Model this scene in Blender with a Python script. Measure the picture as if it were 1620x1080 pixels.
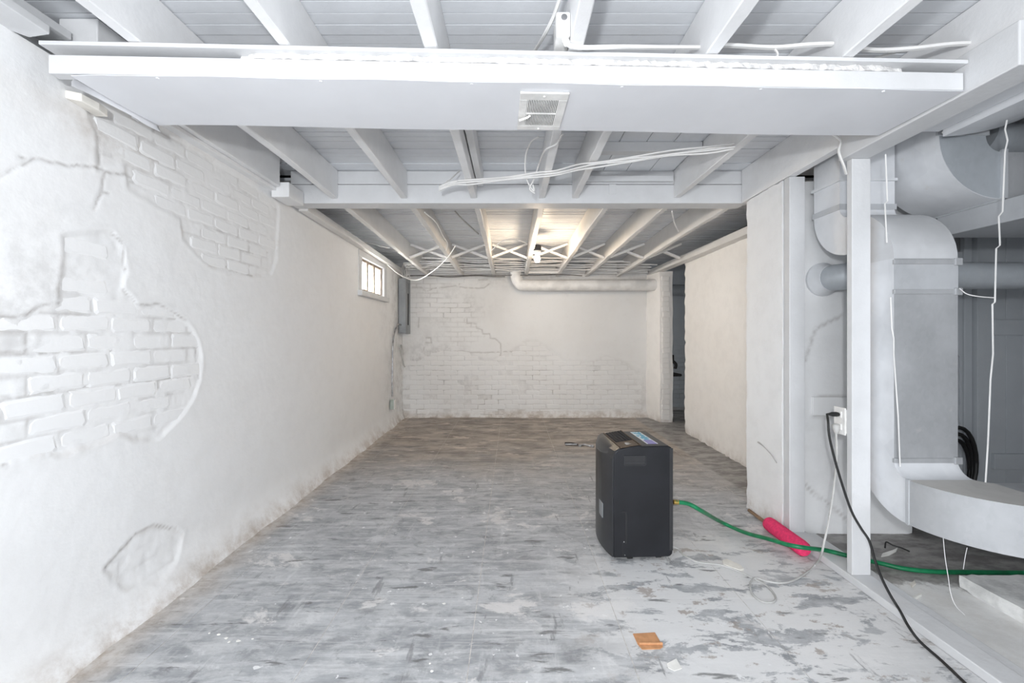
import bpy, bmesh, math, random
import numpy as np
from mathutils import Vector, noise as mnoise
random.seed(7); rng = np.random.RandomState(11)
S = bpy.context.scene; C = S.collection
for o in list(bpy.data.objects): bpy.data.objects.remove(o)

# ------------------------------------------------------------------ camera, world, lights, exposure
F = 675.0; CX = 810.0; CY = 530.0; H = 1.22
cam = bpy.data.cameras.new('camera'); cam.sensor_width = 36; cam.lens = F/1620*36
cam.shift_y = -(540-CY)/1620; cam.clip_start = .02
co = bpy.data.objects.new('camera', cam); C.objects.link(co)
co.location = (0, 0, H); co.rotation_euler = (math.pi/2, 0, 0); S.camera = co
W = bpy.data.worlds.new('world'); S.world = W; W.use_nodes = True
bg = W.node_tree.nodes['Background']; bg.inputs[0].default_value = (.93, .96, 1, 1); bg.inputs[1].default_value = 1.0
def light(name, kind, loc, energy, color, size=.1, size_y=None, rot=None):
    l = bpy.data.lights.new(name, kind); l.energy = energy; l.color = color
    if kind == 'AREA':
        l.size = size
        if size_y: l.shape = 'RECTANGLE'; l.size_y = size_y
    else: l.shadow_soft_size = size
    o = bpy.data.objects.new(name, l); C.objects.link(o); o.location = loc
    if rot: o.rotation_euler = rot
    return o
light('camera_flash', 'POINT', (-.16, -.38, 1.45), 84, (.94, .97, 1), .05)
light('window_daylight', 'AREA', (-2.5, 5.0, 2.1), 190, (1, .98, .95), .8, .45, (0, math.radians(-75), 0))
light('fill_behind', 'AREA', (0, -4.2, 1.3), 112, (.93, .96, 1), 4.2, 2.3, (math.radians(90), 0, 0))  # last one: added soft fill behind the camera, no opening modelled there
BULB_E = 250.0
S.view_settings.view_transform = 'Standard'; S.view_settings.look = 'None'
S.view_settings.exposure = 0.52; S.view_settings.gamma = 1.0; S.view_settings.use_curve_mapping = False

# ------------------------------------------------------------------ pixel measures -> metres
def P(px, py, Y): return Vector(((px-CX)/F*Y, Y, H-(py-CY)/F*Y))
def G(px, py, Z=0.0): return P(px, py, (H-Z)*F/(py-CY))

# ------------------------------------------------------------------ node helpers
class NT:
    def __init__(s, name):
        s.m = bpy.data.materials.new(name); s.m.use_nodes = True; s.t = s.m.node_tree
        s.b = s.t.nodes['Principled BSDF']; s.L = s.t.links
    def n(s, kind, **kw):
        x = s.t.nodes.new(kind)
        for k, v in kw.items(): setattr(x, k, v)
        return x
    def put(s, sock, v):
        if hasattr(v, 'is_output'): s.L.new(v, sock)
        elif isinstance(v, (tuple, list)) and len(v) == 3 and sock.type == 'RGBA': sock.default_value = (*v, 1)
        else: sock.default_value = v
    def pos(s): return s.n('ShaderNodeNewGeometry').outputs['Position']
    def obj(s): return s.n('ShaderNodeTexCoord').outputs['Object']
    def rnd(s): return s.n('ShaderNodeObjectInfo').outputs['Random']
    def map(s, v, sc=(1, 1, 1), loc=(0, 0, 0), rot=(0, 0, 0)):
        m = s.n('ShaderNodeMapping'); s.put(m.inputs[0], v)
        m.inputs['Scale'].default_value = sc; m.inputs['Location'].default_value = loc; m.inputs['Rotation'].default_value = rot
        return m.outputs[0]
    def noise(s, v, scale=5, det=4, rough=.55, dist=0):
        x = s.n('ShaderNodeTexNoise'); s.put(x.inputs['Vector'], v)
        x.inputs['Scale'].default_value = scale; x.inputs['Detail'].default_value = det
        x.inputs['Roughness'].default_value = rough; x.inputs['Distortion'].default_value = dist
        return x.outputs[0]
    def ss(s, v, a, b, lo=0., hi=1.):
        x = s.n('ShaderNodeMapRange', interpolation_type='SMOOTHSTEP'); s.put(x.inputs[0], v)
        for i, q in enumerate((a, b, lo, hi)): x.inputs[i+1].default_value = q
        return x.outputs[0]
    def mth(s, op, a, b=0.):
        x = s.n('ShaderNodeMath', operation=op, use_clamp=False); s.put(x.inputs[0], a); s.put(x.inputs[1], b); return x.outputs[0]
    def mix(s, f, a, b):
        x = s.n('ShaderNodeMix', data_type='RGBA'); s.put(x.inputs[0], f); s.put(x.inputs[6], a); s.put(x.inputs[7], b); return x.outputs[2]
    def xyz(s, v):
        x = s.n('ShaderNodeSeparateXYZ'); s.put(x.inputs[0], v); return x.outputs
    def att(s, name): return s.n('ShaderNodeAttribute', attribute_name=name).outputs['Fac']
    def bump(s, h, st=.3, d=.01):
        x = s.n('ShaderNodeBump'); s.put(x.inputs['Height'], h); x.inputs['Strength'].default_value = st; x.inputs['Distance'].default_value = d
        s.L.new(x.outputs[0], s.b.inputs['Normal'])
    def done(s, col, rough=.6, metal=0., spec=.4):
        s.put(s.b.inputs['Base Color'], col); s.put(s.b.inputs['Roughness'], rough); s.put(s.b.inputs['Metallic'], metal)
        s.b.inputs['Specular IOR Level'].default_value = spec
        return s.m
MAT = {}
def simple(name, col, rough=.5, metal=0., spec=.4, var=.12, sc=12, bump=0.):
    t = NT(name); p = t.obj(); n = t.noise(p, sc, 4)
    dark = tuple(c*(1-var) for c in col); lite = tuple(min(1, c*(1+var*.5)) for c in col)
    if bump: t.bump(t.noise(p, sc*6, 3), bump, .003)
    MAT[name] = t.done(t.mix(t.ss(n, .35, .65), dark, lite), rough, metal, spec)
# painted plaster and brick: white paint, grime in the low spots given by attributes
def wallpaint(name, col, warm, stain=.5, att=True):
    t = NT(name); p = t.pos()
    big = t.noise(p, 1.1, 5, .6); fine = t.noise(p, 9, 6, .65); grit = t.noise(p, 60, 4, .6)
    c = t.mix(t.ss(big, .38, .66), col, warm)
    c = t.mix(t.ss(fine, .56, .78, 0, stain), c, (.64, .63, .615))
    if att:
        k = t.mth('MULTIPLY', t.att('dirt'), t.ss(t.noise(p, 7, 7, .72), .30, .72))
        c = t.mix(k, c, (.40, .32, .25))
        c = t.mix(t.mth('MULTIPLY', t.att('smudge'), t.ss(t.noise(p, 7, 6, .7), .42, .66)), c, (.42, .41, .40))
        c = t.mix(t.mth('MULTIPLY', t.att('crack'), t.ss(t.noise(p, 15, 3), .30, .5)), c, (.16, .125, .10))
    h = t.mth('ADD', t.mth('MULTIPLY', t.noise(p, 16, 5, .6), 1.0), t.mth('MULTIPLY', grit, .35))
    t.bump(h, .20, .008)
    MAT[name] = t.done(c, .62, 0, .3)
wallpaint('wall_white', (.88, .885, .89), (.87, .87, .87), .07)
wallpaint('wall_far', (.77, .765, .755), (.73, .72, .705), .35)
wallpaint('wall_beige', (.87, .85, .825), (.85, .825, .795), .06)
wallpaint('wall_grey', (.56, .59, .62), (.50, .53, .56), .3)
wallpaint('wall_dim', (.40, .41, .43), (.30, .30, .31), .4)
def wood(name, col, dirt=.12):
    t = NT(name); p = t.pos(); o = t.obj()
    g = t.noise(t.map(p, (3, 3, 3)), 2.2, 5, .6); s1 = t.noise(p, 38, 5, .7)
    c = t.mix(t.ss(g, .35, .7), col, tuple(x*.94 for x in col))
    c = t.mix(t.ss(s1, .66, .80, 0, dirt), c, (.42, .38, .33))
    c = t.mix(t.mth('MULTIPLY', t.rnd(), .10), c, (.62, .62, .62))
    t.bump(t.noise(p, 45, 5, .65), .30, .004)
    MAT[name] = t.done(c, .5, 0, .35)
wood('wood_white', (.68, .685, .695)); wood('joist_paint', (.86, .86, .865)); wood('board_paint', (.78, .80, .83), .25)
wood('far_paint', (.78, .765, .745))
simple('sheet_metal', (.79, .80, .83), .45, 0, .4, .04, 2)
simple('rubble', (.78, .77, .76), .9, 0, .2, .25, 40, .8)
simple('dark', (.03, .03, .032), .8); simple('black_plastic', (.0125, .013, .016), .42, 0, .35, .2, 6)
simple('grey_plastic', (.028, .029, .032), .32, 0, .45, .1); simple('black_rubber', (.018, .018, .018), .5)
simple('bronze', (.16, .115, .08), .35, .7, .5, .2, 5); simple('brass', (.62, .42, .12), .3, 1)
simple('cable_white', (.78, .77, .755), .5, 0, .4, .1, 5); simple('cable_grey', (.50, .495, .48), .5)
simple('cable_dark', (.14, .13, .125), .6); simple('hose_green', (.008, .19, .075), .4, 0, .5, .25, 20)
simple('foam_pink', (.86, .055, .17), .85, 0, .2, .12, 60, .5); simple('cardboard', (.56, .29, .145), .8, 0, .2, .12, 40)
simple('chip', (.82, .79, .73), .8); simple('paper', (.85, .84, .80), .8); simple('porcelain', (.85, .84, .82), .25)
simple('steel_dull', (.42, .42, .43), .4, .8, .5, .3, 20); simple('panel_grey', (.30, .315, .325), .38, .4, .5, .15, 3)
simple('box_green', (.40, .45, .41), .5); simple('rust_wood', (.30, .20, .13), .8, 0, .2, .3, 14, .3)
simple('web', (.75, .75, .75), .9); simple('old_frame', (.33, .27, .22), .7, 0, .3, .4, 16, .4)
simple('leather_dark', (.05, .045, .045), .7); simple('stone_pale', (.74, .74, .73), .85, 0, .2, .2, 12, .7)
simple('pipe_white', (.76, .75, .735), .5, 0, .4, .12, 7)
def galv(name, col, rough, metal, sc=34):
    t = NT(name); p = t.pos(); v = t.n('ShaderNodeTexVoronoi'); t.put(v.inputs['Vector'], t.map(p, (1, 1, .7))); v.inputs['Scale'].default_value = sc
    a = t.noise(p, 2.2, 4, .6); b = t.noise(p, 7, 5, .7)
    hue = t.xyz(v.outputs['Color'])[0]
    c = t.mix(t.ss(a, .35, .68), col, tuple(x*.78 for x in col))
    c = t.mix(t.mth('MULTIPLY', hue, .10), c, tuple(min(1, x*1.35) for x in col))
    c = t.mix(t.ss(b, .60, .75, 0, .35), c, (.62, .60, .57))
    t.bump(b, .08, .004)
    MAT[name] = t.done(c, rough, metal, .5)
galv('galvanised', (.47, .48, .495), .48, .25, 70); galv('galv_paint', (.52, .535, .555), .48, .12, 40)
galv('duct_white', (.74, .755, .78), .5, .05, 10); galv('pipe_galv', (.46, .49, .52), .45, .2, 60); galv('duct_grey', (.66, .67, .685), .5, .1, 14)
galv('duct_dusty', (.60, .585, .56), .8, .0, 10)
# window glass and bulb
t = NT('pane_glass'); gl = t.n('ShaderNodeBsdfGlossy'); gl.inputs['Roughness'].default_value = .05
tr = t.n('ShaderNodeBsdfTranslucent'); tr.inputs[0].default_value = (.9, .92, .9, 1); tp = t.n('ShaderNodeBsdfTransparent')
m1 = t.n('ShaderNodeMixShader'); m1.inputs[0].default_value = .75; t.L.new(tr.outputs[0], m1.inputs[1]); t.L.new(tp.outputs[0], m1.inputs[2])
m2 = t.n('ShaderNodeMixShader'); m2.inputs[0].default_value = .05; t.L.new(m1.outputs[0], m2.inputs[1]); t.L.new(gl.outputs[0], m2.inputs[2])
t.L.new(m2.outputs[0], t.t.nodes['Material Output'].inputs[0]); MAT['pane_glass'] = t.m
t = NT('bulb_glow'); t.b.inputs['Emission Color'].default_value = (1, .79, .56, 1); t.b.inputs['Emission Strength'].default_value = BULB_E; MAT['bulb_glow'] = t.m
# floor: worn painted concrete
def floor_material():
    t = NT('floor_worn'); p = t.pos(); X, Y, Z = t.xyz(p)
    st = t.map(p, (1.0, 2.6, 1), (0, 0, 0), (0, 0, math.radians(-14)))
    big = t.noise(p, .9, 4); a = t.noise(st, 2.4, 8, .66, .3); b = t.noise(st, 7, 8, .72, .4); f = t.noise(p, 55, 5, .7)
    c = t.mix(t.ss(a, .34, .64), (.27, .28, .295), (.45, .46, .475))
    c = t.mix(t.ss(b, .42, .62, 0, .55), c, (.60, .605, .61))
    c = t.mix(t.ss(f, .50, .72, 0, .35), c, (.28, .285, .29))
    mo = t.noise(t.map(p, (1, 1.25, 1), (8.3, 2.9, 0)), 6.5, 11, .74, .4)
    c = t.mix(t.ss(mo, .53, .62, 0, .55), c, (.21, .215, .225)); c = t.mix(t.ss(mo, .44, .36, 0, .5), c, (.66, .665, .67))
    # flaked white paint
    wn = t.noise(t.map(p, (1, 1.5, 1), (3.1, 1.7, 0)), 2.1, 12, .72, .35)
    c = t.mix(t.ss(wn, .565, .62, 0, .75), c, (.72, .70, .685))
    stk = t.noise(t.map(p, (.55, 9, 1), (.3, 6.1, 0), (0, 0, math.radians(-9))), 2.6, 7, .7, .3)
    c = t.mix(t.ss(stk, .50, .66, 0, .55), c, (.66, .665, .67)); c = t.mix(t.ss(stk, .44, .32, 0, .5), c, (.25, .255, .265))
    dg = t.noise(t.map(p, (6.5, .8, 1), (2.3, 1.1, 0), (0, 0, math.radians(-38))), 2.2, 7, .7, .3)
    c = t.mix(t.ss(dg, .56, .70, 0, .4), c, (.68, .68, .685))
    dx = t.mth('SUBTRACT', X, 1.05); dy = t.mth('SUBTRACT', Y, 1.95)
    rr = t.mth('ADD', t.mth('MULTIPLY', dx, dx), t.mth('MULTIPLY', t.mth('MULTIPLY', dy, dy), 1.1))
    reg = t.ss(rr, 1.0, .05)
    w2 = t.noise(t.map(p, (1, 2.2, 1), (7.3, .7, 0), (0, 0, math.radians(-20))), 3.2, 10, .70, .3)
    c = t.mix(t.mth('MULTIPLY', reg, t.ss(w2, .44, .48, 0, .92)), c, (.78, .775, .77))
    br = t.noise(t.map(p, (1, 1.6, 1), (1.3, 5.7, 0)), 5.5, 9, .72)
    c = t.mix(t.mth('MULTIPLY', reg, t.ss(br, .57, .62, 0, .8)), c, (.36, .31, .275))
    # dark scuffs
    sc = t.noise(t.map(p, (1.3, 5.5, 1), (2.2, .4, 0), (0, 0, math.radians(-10))), 3.0, 8, .62, .2)
    c = t.mix(t.ss(sc, .60, .67, 0, .8), c, (.13, .13, .13))
    sc2 = t.noise(t.map(p, (5.0, 1.2, 1), (9.2, 3.4, 0), (0, 0, math.radians(-32))), 2.4, 8, .62, .2)
    c = t.mix(t.ss(sc2, .63, .68, 0, .6), c, (.19, .19, .195))
    wsp = t.noise(t.map(p, (1, 1, 1), (5.5, 8.1, 0)), 17, 4, .5)
    c = t.mix(t.ss(wsp, .685, .70, 0, .8), c, (.80, .80, .80))
    # brown worn end of the room
    far = t.ss(t.mth('ADD', Y, t.mth('MULTIPLY', t.mth('SUBTRACT', big, .5), 2.2)), 3.1, 4.9)
    bf = t.mix(t.ss(t.noise(t.map(p, (1, 2.2, 1)), 2.6, 8, .66), .36, .64), (.19, .155, .12), (.44, .375, .315))
    bf = t.mix(t.ss(t.noise(t.map(p, (1, 3, 1), (4, 2, 0)), 3.1, 8, .66), .57, .62), bf, (.62, .53, .45))
    bf = t.mix(t.ss(t.noise(t.map(p, (1, 3.4, 1), (1, 7, 0)), 3.3, 8, .66), .56, .64, 0, .85), bf, (.085, .075, .065))
    c = t.mix(t.mth('MULTIPLY', far, .86), c, bf)
    # earth washed along the foot of the left wall, and beside the timber sill
    en = t.noise(p, 6, 7, .7)
    e1 = t.ss(t.mth('ADD', X, t.mth('MULTIPLY', en, .34)), -1.20, -1.42)
    c = t.mix(t.mth('MULTIPLY', e1, .75), c, t.mix(t.ss(t.noise(p, 12, 6, .7), .4, .65), (.60, .56, .52), (.37, .28, .20)))
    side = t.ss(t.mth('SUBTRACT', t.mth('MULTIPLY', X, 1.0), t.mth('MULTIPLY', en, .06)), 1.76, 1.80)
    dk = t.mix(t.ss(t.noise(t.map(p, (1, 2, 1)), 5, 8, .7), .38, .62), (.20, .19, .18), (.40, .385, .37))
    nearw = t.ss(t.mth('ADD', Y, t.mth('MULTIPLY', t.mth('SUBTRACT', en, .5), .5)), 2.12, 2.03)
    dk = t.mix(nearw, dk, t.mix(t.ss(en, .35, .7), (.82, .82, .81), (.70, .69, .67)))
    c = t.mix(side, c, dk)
    t.bump(t.mth('ADD', b, t.mth('MULTIPLY', f, .4)), .25, .006)
    rg = t.ss(a, .3, .7, .42, .62)
    return t.done(c, rg, 0, .35)
MAT['floor_worn'] = floor_material()
simple('seam_fill', (.60, .575, .54), .8, 0, .2, .3, 30)

# ------------------------------------------------------------------ mesh helpers
class MB:
    def __init__(s): s.v = []; s.f = []
    def add(s, vs, fs):
        k = len(s.v); s.v += [tuple(x) for x in vs]; s.f += [tuple(i+k for i in q) for q in fs]; return s
    def box(s, x0, x1, y0, y1, z0, z1):
        return s.add([(x0,y0,z0),(x1,y0,z0),(x1,y1,z0),(x0,y1,z0),(x0,y0,z1),(x1,y0,z1),(x1,y1,z1),(x0,y1,z1)],
                     [(0,3,2,1),(4,5,6,7),(0,1,5,4),(1,2,6,5),(2,3,7,6),(3,0,4,7)])
    def beam(s, a, b, w, h, up=(0, 0, 1)):
        a = Vector(a); b = Vector(b); d = (b-a).normalized(); r = d.cross(Vector(up)).normalized(); u = r.cross(d)
        vs = [p + r*(i*w/2) + u*(j*h/2) for p in (a, b) for i, j in ((-1,-1),(1,-1),(1,1),(-1,1))]
        return s.add(vs, [(0,1,2,3),(7,6,5,4),(0,4,5,1),(1,5,6,2),(2,6,7,3),(3,7,4,0)])
    def tube(s, pts, r, n=8, cap=True, rs=None):
        pts = [Vector(p) for p in pts]; k = len(s.v); m = len(pts)
        d0 = (pts[1]-pts[0]).normalized(); u = d0.orthogonal().normalized()
        for i, p in enumerate(pts):
            d = (pts[min(i+1, m-1)]-pts[max(i-1, 0)]).normalized()
            u = (u - d*u.dot(d)).normalized(); w = d.cross(u); rr = rs[i] if rs else r
            for j in range(n):
                a = 2*math.pi*j/n; s.v.append(tuple(p + (u*math.cos(a)+w*math.sin(a))*rr))
        for i in range(m-1):
            for j in range(n):
                a, b = k+i*n+j, k+i*n+(j+1) % n; s.f.append((a, b, b+n, a+n))
        if cap: s.f.append(tuple(k+j for j in reversed(range(n)))); s.f.append(tuple(k+(m-1)*n+j for j in range(n)))
        return s
    def prism(s, poly, off):     # 3D polygon swept by a vector
        n = len(poly); k = len(s.v); off = Vector(off)
        s.v += [tuple(Vector(p)) for p in poly] + [tuple(Vector(p)+off) for p in poly]
        s.f.append(tuple(k+i for i in range(n))); s.f.append(tuple(k+n+i for i in reversed(range(n))))
        for i in range(n): s.f.append((k+i, k+n+i, k+n+(i+1) % n, k+(i+1) % n))
        return s
    def loft(s, rings, cap=True):
        k = len(s.v); n = len(rings[0])
        for r in rings: s.v += [tuple(p) for p in r]
        for i in range(len(rings)-1):
            for j in range(n):
                a, b = k+i*n+j, k+i*n+(j+1) % n; s.f.append((a, b, b+n, a+n))
        if cap: s.f.append(tuple(k+j for j in reversed(range(n)))); s.f.append(tuple(k+(len(rings)-1)*n+j for j in range(n)))
        return s
    def mesh(s, name, mat=None, smooth=False):
        me = bpy.data.meshes.new(name); me.from_pydata(s.v, [], s.f)
        bm = bmesh.new(); bm.from_mesh(me); bmesh.ops.recalc_face_normals(bm, faces=bm.faces); bm.to_mesh(me); bm.free()
        if mat: me.materials.append(MAT[mat])
        if smooth:
            me.polygons.foreach_set('use_smooth', [True]*len(me.polygons)); me.set_sharp_from_angle(angle=math.radians(38))
        return me
    def build(s, name, mat, parent=None, smooth=False, bevel=0., seg=2):
        o = bpy.data.objects.new(name, s.mesh(name, mat, smooth)); C.objects.link(o)
        if parent: o.parent = parent
        if bevel:
            b = o.modifiers.new('bevel', 'BEVEL'); b.width = bevel; b.segments = seg; b.limit_method = 'ANGLE'; b.angle_limit = math.radians(40)
        return o
def tag(o, label, cat, group=None):
    o['label'] = label; o['category'] = cat
    if group: o['group'] = group
    return o
def struct(o, label=None, cat=None):
    o['kind'] = 'structure'
    if label: o['label'] = label
    if cat: o['category'] = cat
    return o
def empty(name, loc=(0, 0, 0), rz=0):
    o = bpy.data.objects.new(name, None); C.objects.link(o); o.location = loc; o.rotation_euler = (0, 0, rz); o.empty_display_size = .05; return o
def smooth_path(pts, k=8):
    pts = [Vector(p) for p in pts]; q = [2*pts[0]-pts[1]] + pts + [2*pts[-1]-pts[-2]]; out = []
    for i in range(1, len(q)-2):
        a, b, c, d = q[i-1:i+3]
        for j in range(k):
            t = j/k; out.append(.5*((2*b)+(c-a)*t+(2*a-5*b+4*c-d)*t*t+(3*b-a-3*c+d)*t**3))
    out.append(pts[-1]); return out
def rough_box(x0, x1, y0, y1, z0, z1, step=.05, amp=.004, freq=3., jag=0.):
    m = MB(); idx = {}
    nx, ny, nz = [max(1, int(round(d/step))) for d in (x1-x0, y1-y0, z1-z0)]
    def vid(i, j, k):
        key = (i, j, k)
        if key not in idx:
            p = Vector((x0+(x1-x0)*i/nx, y0+(y1-y0)*j/ny, z0+(z1-z0)*k/nz))
            n = mnoise.noise_vector(p*freq)*amp + mnoise.noise_vector(p*freq*5)*amp*.35
            e = (i in (0, nx)) + (j in (0, ny)) + (k in (0, nz))
            if e >= 2 and jag: n += mnoise.noise_vector(p*23)*jag
            idx[key] = len(m.v); m.v.append(tuple(p+n))
        return idx[key]
    for k in range(nz):
        for i in range(nx):
            m.f.append((vid(i,0,k),vid(i+1,0,k),vid(i+1,0,k+1),vid(i,0,k+1))); m.f.append((vid(i,ny,k),vid(i,ny,k+1),vid(i+1,ny,k+1),vid(i+1,ny,k)))
        for j in range(ny):
            m.f.append((vid(0,j,k),vid(0,j,k+1),vid(0,j+1,k+1),vid(0,j+1,k))); m.f.append((vid(nx,j,k),vid(nx,j+1,k),vid(nx,j+1,k+1),vid(nx,j,k+1)))
    for i in range(nx):
        for j in range(ny):
            m.f.append((vid(i,j,nz),vid(i+1,j,nz),vid(i+1,j+1,nz),vid(i,j+1,nz))); m.f.append((vid(i,j,0),vid(i,j+1,0),vid(i+1,j+1,0),vid(i+1,j,0)))
    return m

# ------------------------------------------------------------------ numpy helpers for the walls
def vnoise(u, v, freq, seed):
    r = np.random.RandomState(seed).rand(64, 64); a = u*freq; b = v*freq
    i = np.floor(a).astype(int); j = np.floor(b).astype(int); fa = a-i; fb = b-j
    fa = fa*fa*(3-2*fa); fb = fb*fb*(3-2*fb); g = lambda x, y: r[x % 64, y % 64]
    return (g(i,j)*(1-fa)+g(i+1,j)*fa)*(1-fb)+(g(i,j+1)*(1-fa)+g(i+1,j+1)*fa)*fb
def fbm(u, v, freq, seed, o=4):
    t = 0; a = .5
    for k in range(o): t = t+a*(vnoise(u, v, freq*2**k, seed+k)-.5)*2; a *= .5
    return t
def segdist(u, v, poly, closed=False):
    d = np.full(u.shape, 9.); n = len(poly)
    for i in range(n if closed else n-1):
        (ax, ay), (bx, by) = poly[i], poly[(i+1) % n]; dx, dy = bx-ax, by-ay; L = dx*dx+dy*dy+1e-12
        t = np.clip(((u-ax)*dx+(v-ay)*dy)/L, 0, 1); d = np.minimum(d, np.hypot(u-ax-t*dx, v-ay-t*dy))
    return d
def inside(u, v, poly):
    r = np.zeros(u.shape, bool); n = len(poly)
    for i in range(n):
        (ax, ay), (bx, by) = poly[i], poly[(i+1) % n]
        if ay == by: continue
        c = ((ay > v) != (by > v)) & (u < (bx-ax)*(v-ay)/(by-ay)+ax); r ^= c
    return r
def sdf(u, v, poly): return np.where(inside(u, v, poly), 1, -1)*segdist(u, v, poly, True)   # + inside
def grid_wall(name, us, vs, to3, disp, mat, atts, hole=None, skirt=None):
    U, V = np.meshgrid(us, vs, indexing='ij'); D = disp(U, V)
    Pt = to3(U, V, D).reshape(-1, 3); nu, nv = len(us), len(vs)
    I = np.arange(nu*nv).reshape(nu, nv)
    q = np.stack([I[:-1,:-1], I[1:,:-1], I[1:,1:], I[:-1,1:]], -1).reshape(-1, 4)
    if hole is not None:
        uc = (U[:-1,:-1]+U[1:,1:])/2; vc = (V[:-1,:-1]+V[1:,1:])/2; q = q[~hole(uc, vc).reshape(-1)]
    me = bpy.data.meshes.new(name); me.from_pydata(Pt.tolist(), [], q.tolist()); me.materials.append(MAT[mat])
    me.polygons.foreach_set('use_smooth', [True]*len(me.polygons))
    for an, fn in atts.items():
        a = me.attributes.new(an, 'FLOAT', 'POINT'); a.data.foreach_set('value', np.clip(fn(U, V), 0, 1).astype(np.float32).reshape(-1))
    o = bpy.data.objects.new(name, me); C.objects.link(o); return o
# bricks: a handful of worn shapes shared by every brick
BL, BH, CL, CH = .199, .067, .203, .072
def brick_mesh(seed, mat, length=BL, height=BH):
    r = random.Random(seed); m = MB(); rings = []
    for (dy, ins) in ((.02, 0), (-.0055, .0), (-.0085, .011)):
        c = .009; L, Hh = length/2-ins, height/2-ins
        pts = [(-L+c,-Hh),(0,-Hh),(L-c,-Hh),(L,-Hh+c),(L,Hh-c),(L-c,Hh),(0,Hh),(-L+c,Hh),(-L,Hh-c),(-L,-Hh+c)]
        rings.append(pts)
    j = [(r.uniform(-.005,.005), r.uniform(-.004,.004)) for _ in range(10)]
    t = (r.uniform(-.0008,.0008), r.uniform(-.0008,.0008))
    R3 = []
    for k, (dy, pts) in enumerate(zip((.02,-.0055,-.0085), rings)):
        R3.append([(x+jx, dy+(t[0]*x/length+t[1]*z/height)*(k == 2)+(r.uniform(-.0004,.0004) if k == 2 else 0), z+jz) for (x, z), (jx, jz) in zip(pts, j)])
    m.loft(R3); return m.mesh('brick', mat, False)

# ================================================================== SETTING
# ---- floor: base fill showing in the seams, worn sheets laid over it
YB = 6.35
fl = MB().box(-1.9, 4.6, -2.2, 7.4, -.06, -.0012).build('floor', 'seam_fill'); struct(fl, 'worn grey painted basement floor with peeling white patches', 'floor')
xs = [-1.75, -1.38, -.77, -.16, .45, 1.06, 1.72]
ys = [-2.2, .78, 1.98, 3.2, 4.42, 5.64, 6.6]
g_ = .0016
for i in range(len(xs)-1):
    for j in range(len(ys)-1):
        MB().box(xs[i]+g_, xs[i+1]-g_, ys[j]+g_*.6, ys[j+1]-g_*.6, -.03, 0).build('floor_slab', 'floor_worn', fl)
MB().box(1.724, 4.5, -2.2, 7.3, -.03, 0).build('floor_slab', 'floor_worn', fl)

# ---- ceiling: narrow tongue and groove boards running across the joists
ce = MB().box(-1.9, 4.6, -2.2, 7.4, 2.436, 2.50).build('ceiling', 'dark'); struct(ce, 'white painted narrow board ceiling above the open joists', 'ceiling')
def CZ(y): return 2.41 if y < 3.15 else 2.375-.085*(y-3.15)/3.2
y = -2.1; k = 0
while y < 6.4:
    w = .0575; dz = random.uniform(-.003, .003)
    zc_ = CZ(y)+dz
    MB().box(-1.78, 2.4, y, y+w-.0045, zc_, zc_+.02).build('ceiling_board', 'board_paint', ce); y += w; k += 1
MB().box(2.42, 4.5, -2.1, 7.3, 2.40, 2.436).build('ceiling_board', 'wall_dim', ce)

# ---- left wall: plaster coat fallen off in patches, bricks bare there
XL = -1.63
def LW(px, py): Y = -XL*F/(CX-px); return (Y, H-(py-CY)*Y/F)
p1 = [LW(*q) for q in [(128,158),(150,215),(158,268),(198,262),(203,300),(250,330),(288,345),(292,378),(324,415),(360,430),(400,438),(430,433),(440,410),(442,322),(350,262),(250,200)]]
p2 = [LW(*q) for q in [(-40,502),(40,497),(60,485),(97,480),(97,372),(150,362),(185,368),(197,395),(201,430),(195,458),(222,482),(248,480),(280,495),(300,510),(314,530),(318,560),(317,600),(310,625),(282,665),(250,697),(222,699),(190,686),(160,700),(100,718),(-40,742)]]
p3 = [LW(*q) for q in [(165,900),(190,870),(215,845),(245,830),(270,835),(292,842),(285,872),(265,900),(240,925),(200,930)]]
cracks = [[LW(*q) for q in L] for L in (
    [(-20,290),(30,262),(55,250),(100,258),(150,262),(165,270),(200,276)],
    [(-20,502),(40,497),(60,485),(97,479)], [(180,368),(193,385),(195,400),(201,428)], [(195,458),(222,482),(248,480),(280,495),(296,507)],
    [(-20,632),(62,623),(160,610),(200,605),(305,594)], [(100,694),(150,685)], [(165,270),(160,300),(152,330)], [(158,215),(162,262)],
    [(311,540),(316,600)], [(165,900),(190,870),(215,845),(245,831),(275,836)], [(198,275),(240,292)], [(330,404),(345,418),(400,436)],
    [(-10,560),(80,555),(160,545)], [(140,525),(170,535),(183,562)], [(30,247),(36,251)], [(106,692),(140,686)], [(8,733),(14,735)], [(321,404),(326,409)], [(208,178),(216,190)], [(150,185),(165,205)], [(230,295),(236,300)], [(415,395),(425,400)], [(160,298),(170,305)], [(130,160),(150,185),(190,215),(245,250),(300,285)])]
us = np.concatenate([np.linspace(-2.0, 1.22, 8), np.arange(1.25, 2.5, .0085), np.arange(2.5, 3.6, .013), np.arange(3.6, YB+.03, .025)])
vs = np.concatenate([np.arange(0, .5, .012), np.arange(.5, 2.212, .0095)])
def lpatch(U, V):
    ju = fbm(U, V, 9, 3)*.022; jv = fbm(U, V, 9, 8)*.022
    return np.maximum.reduce([sdf(U+ju, V+jv, p) for p in (p1, p2, p3)])
def lund(U, V): return .010*fbm(U, V, .9, 21, 3)+.002*fbm(U, V, 6, 31, 3)
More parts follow.
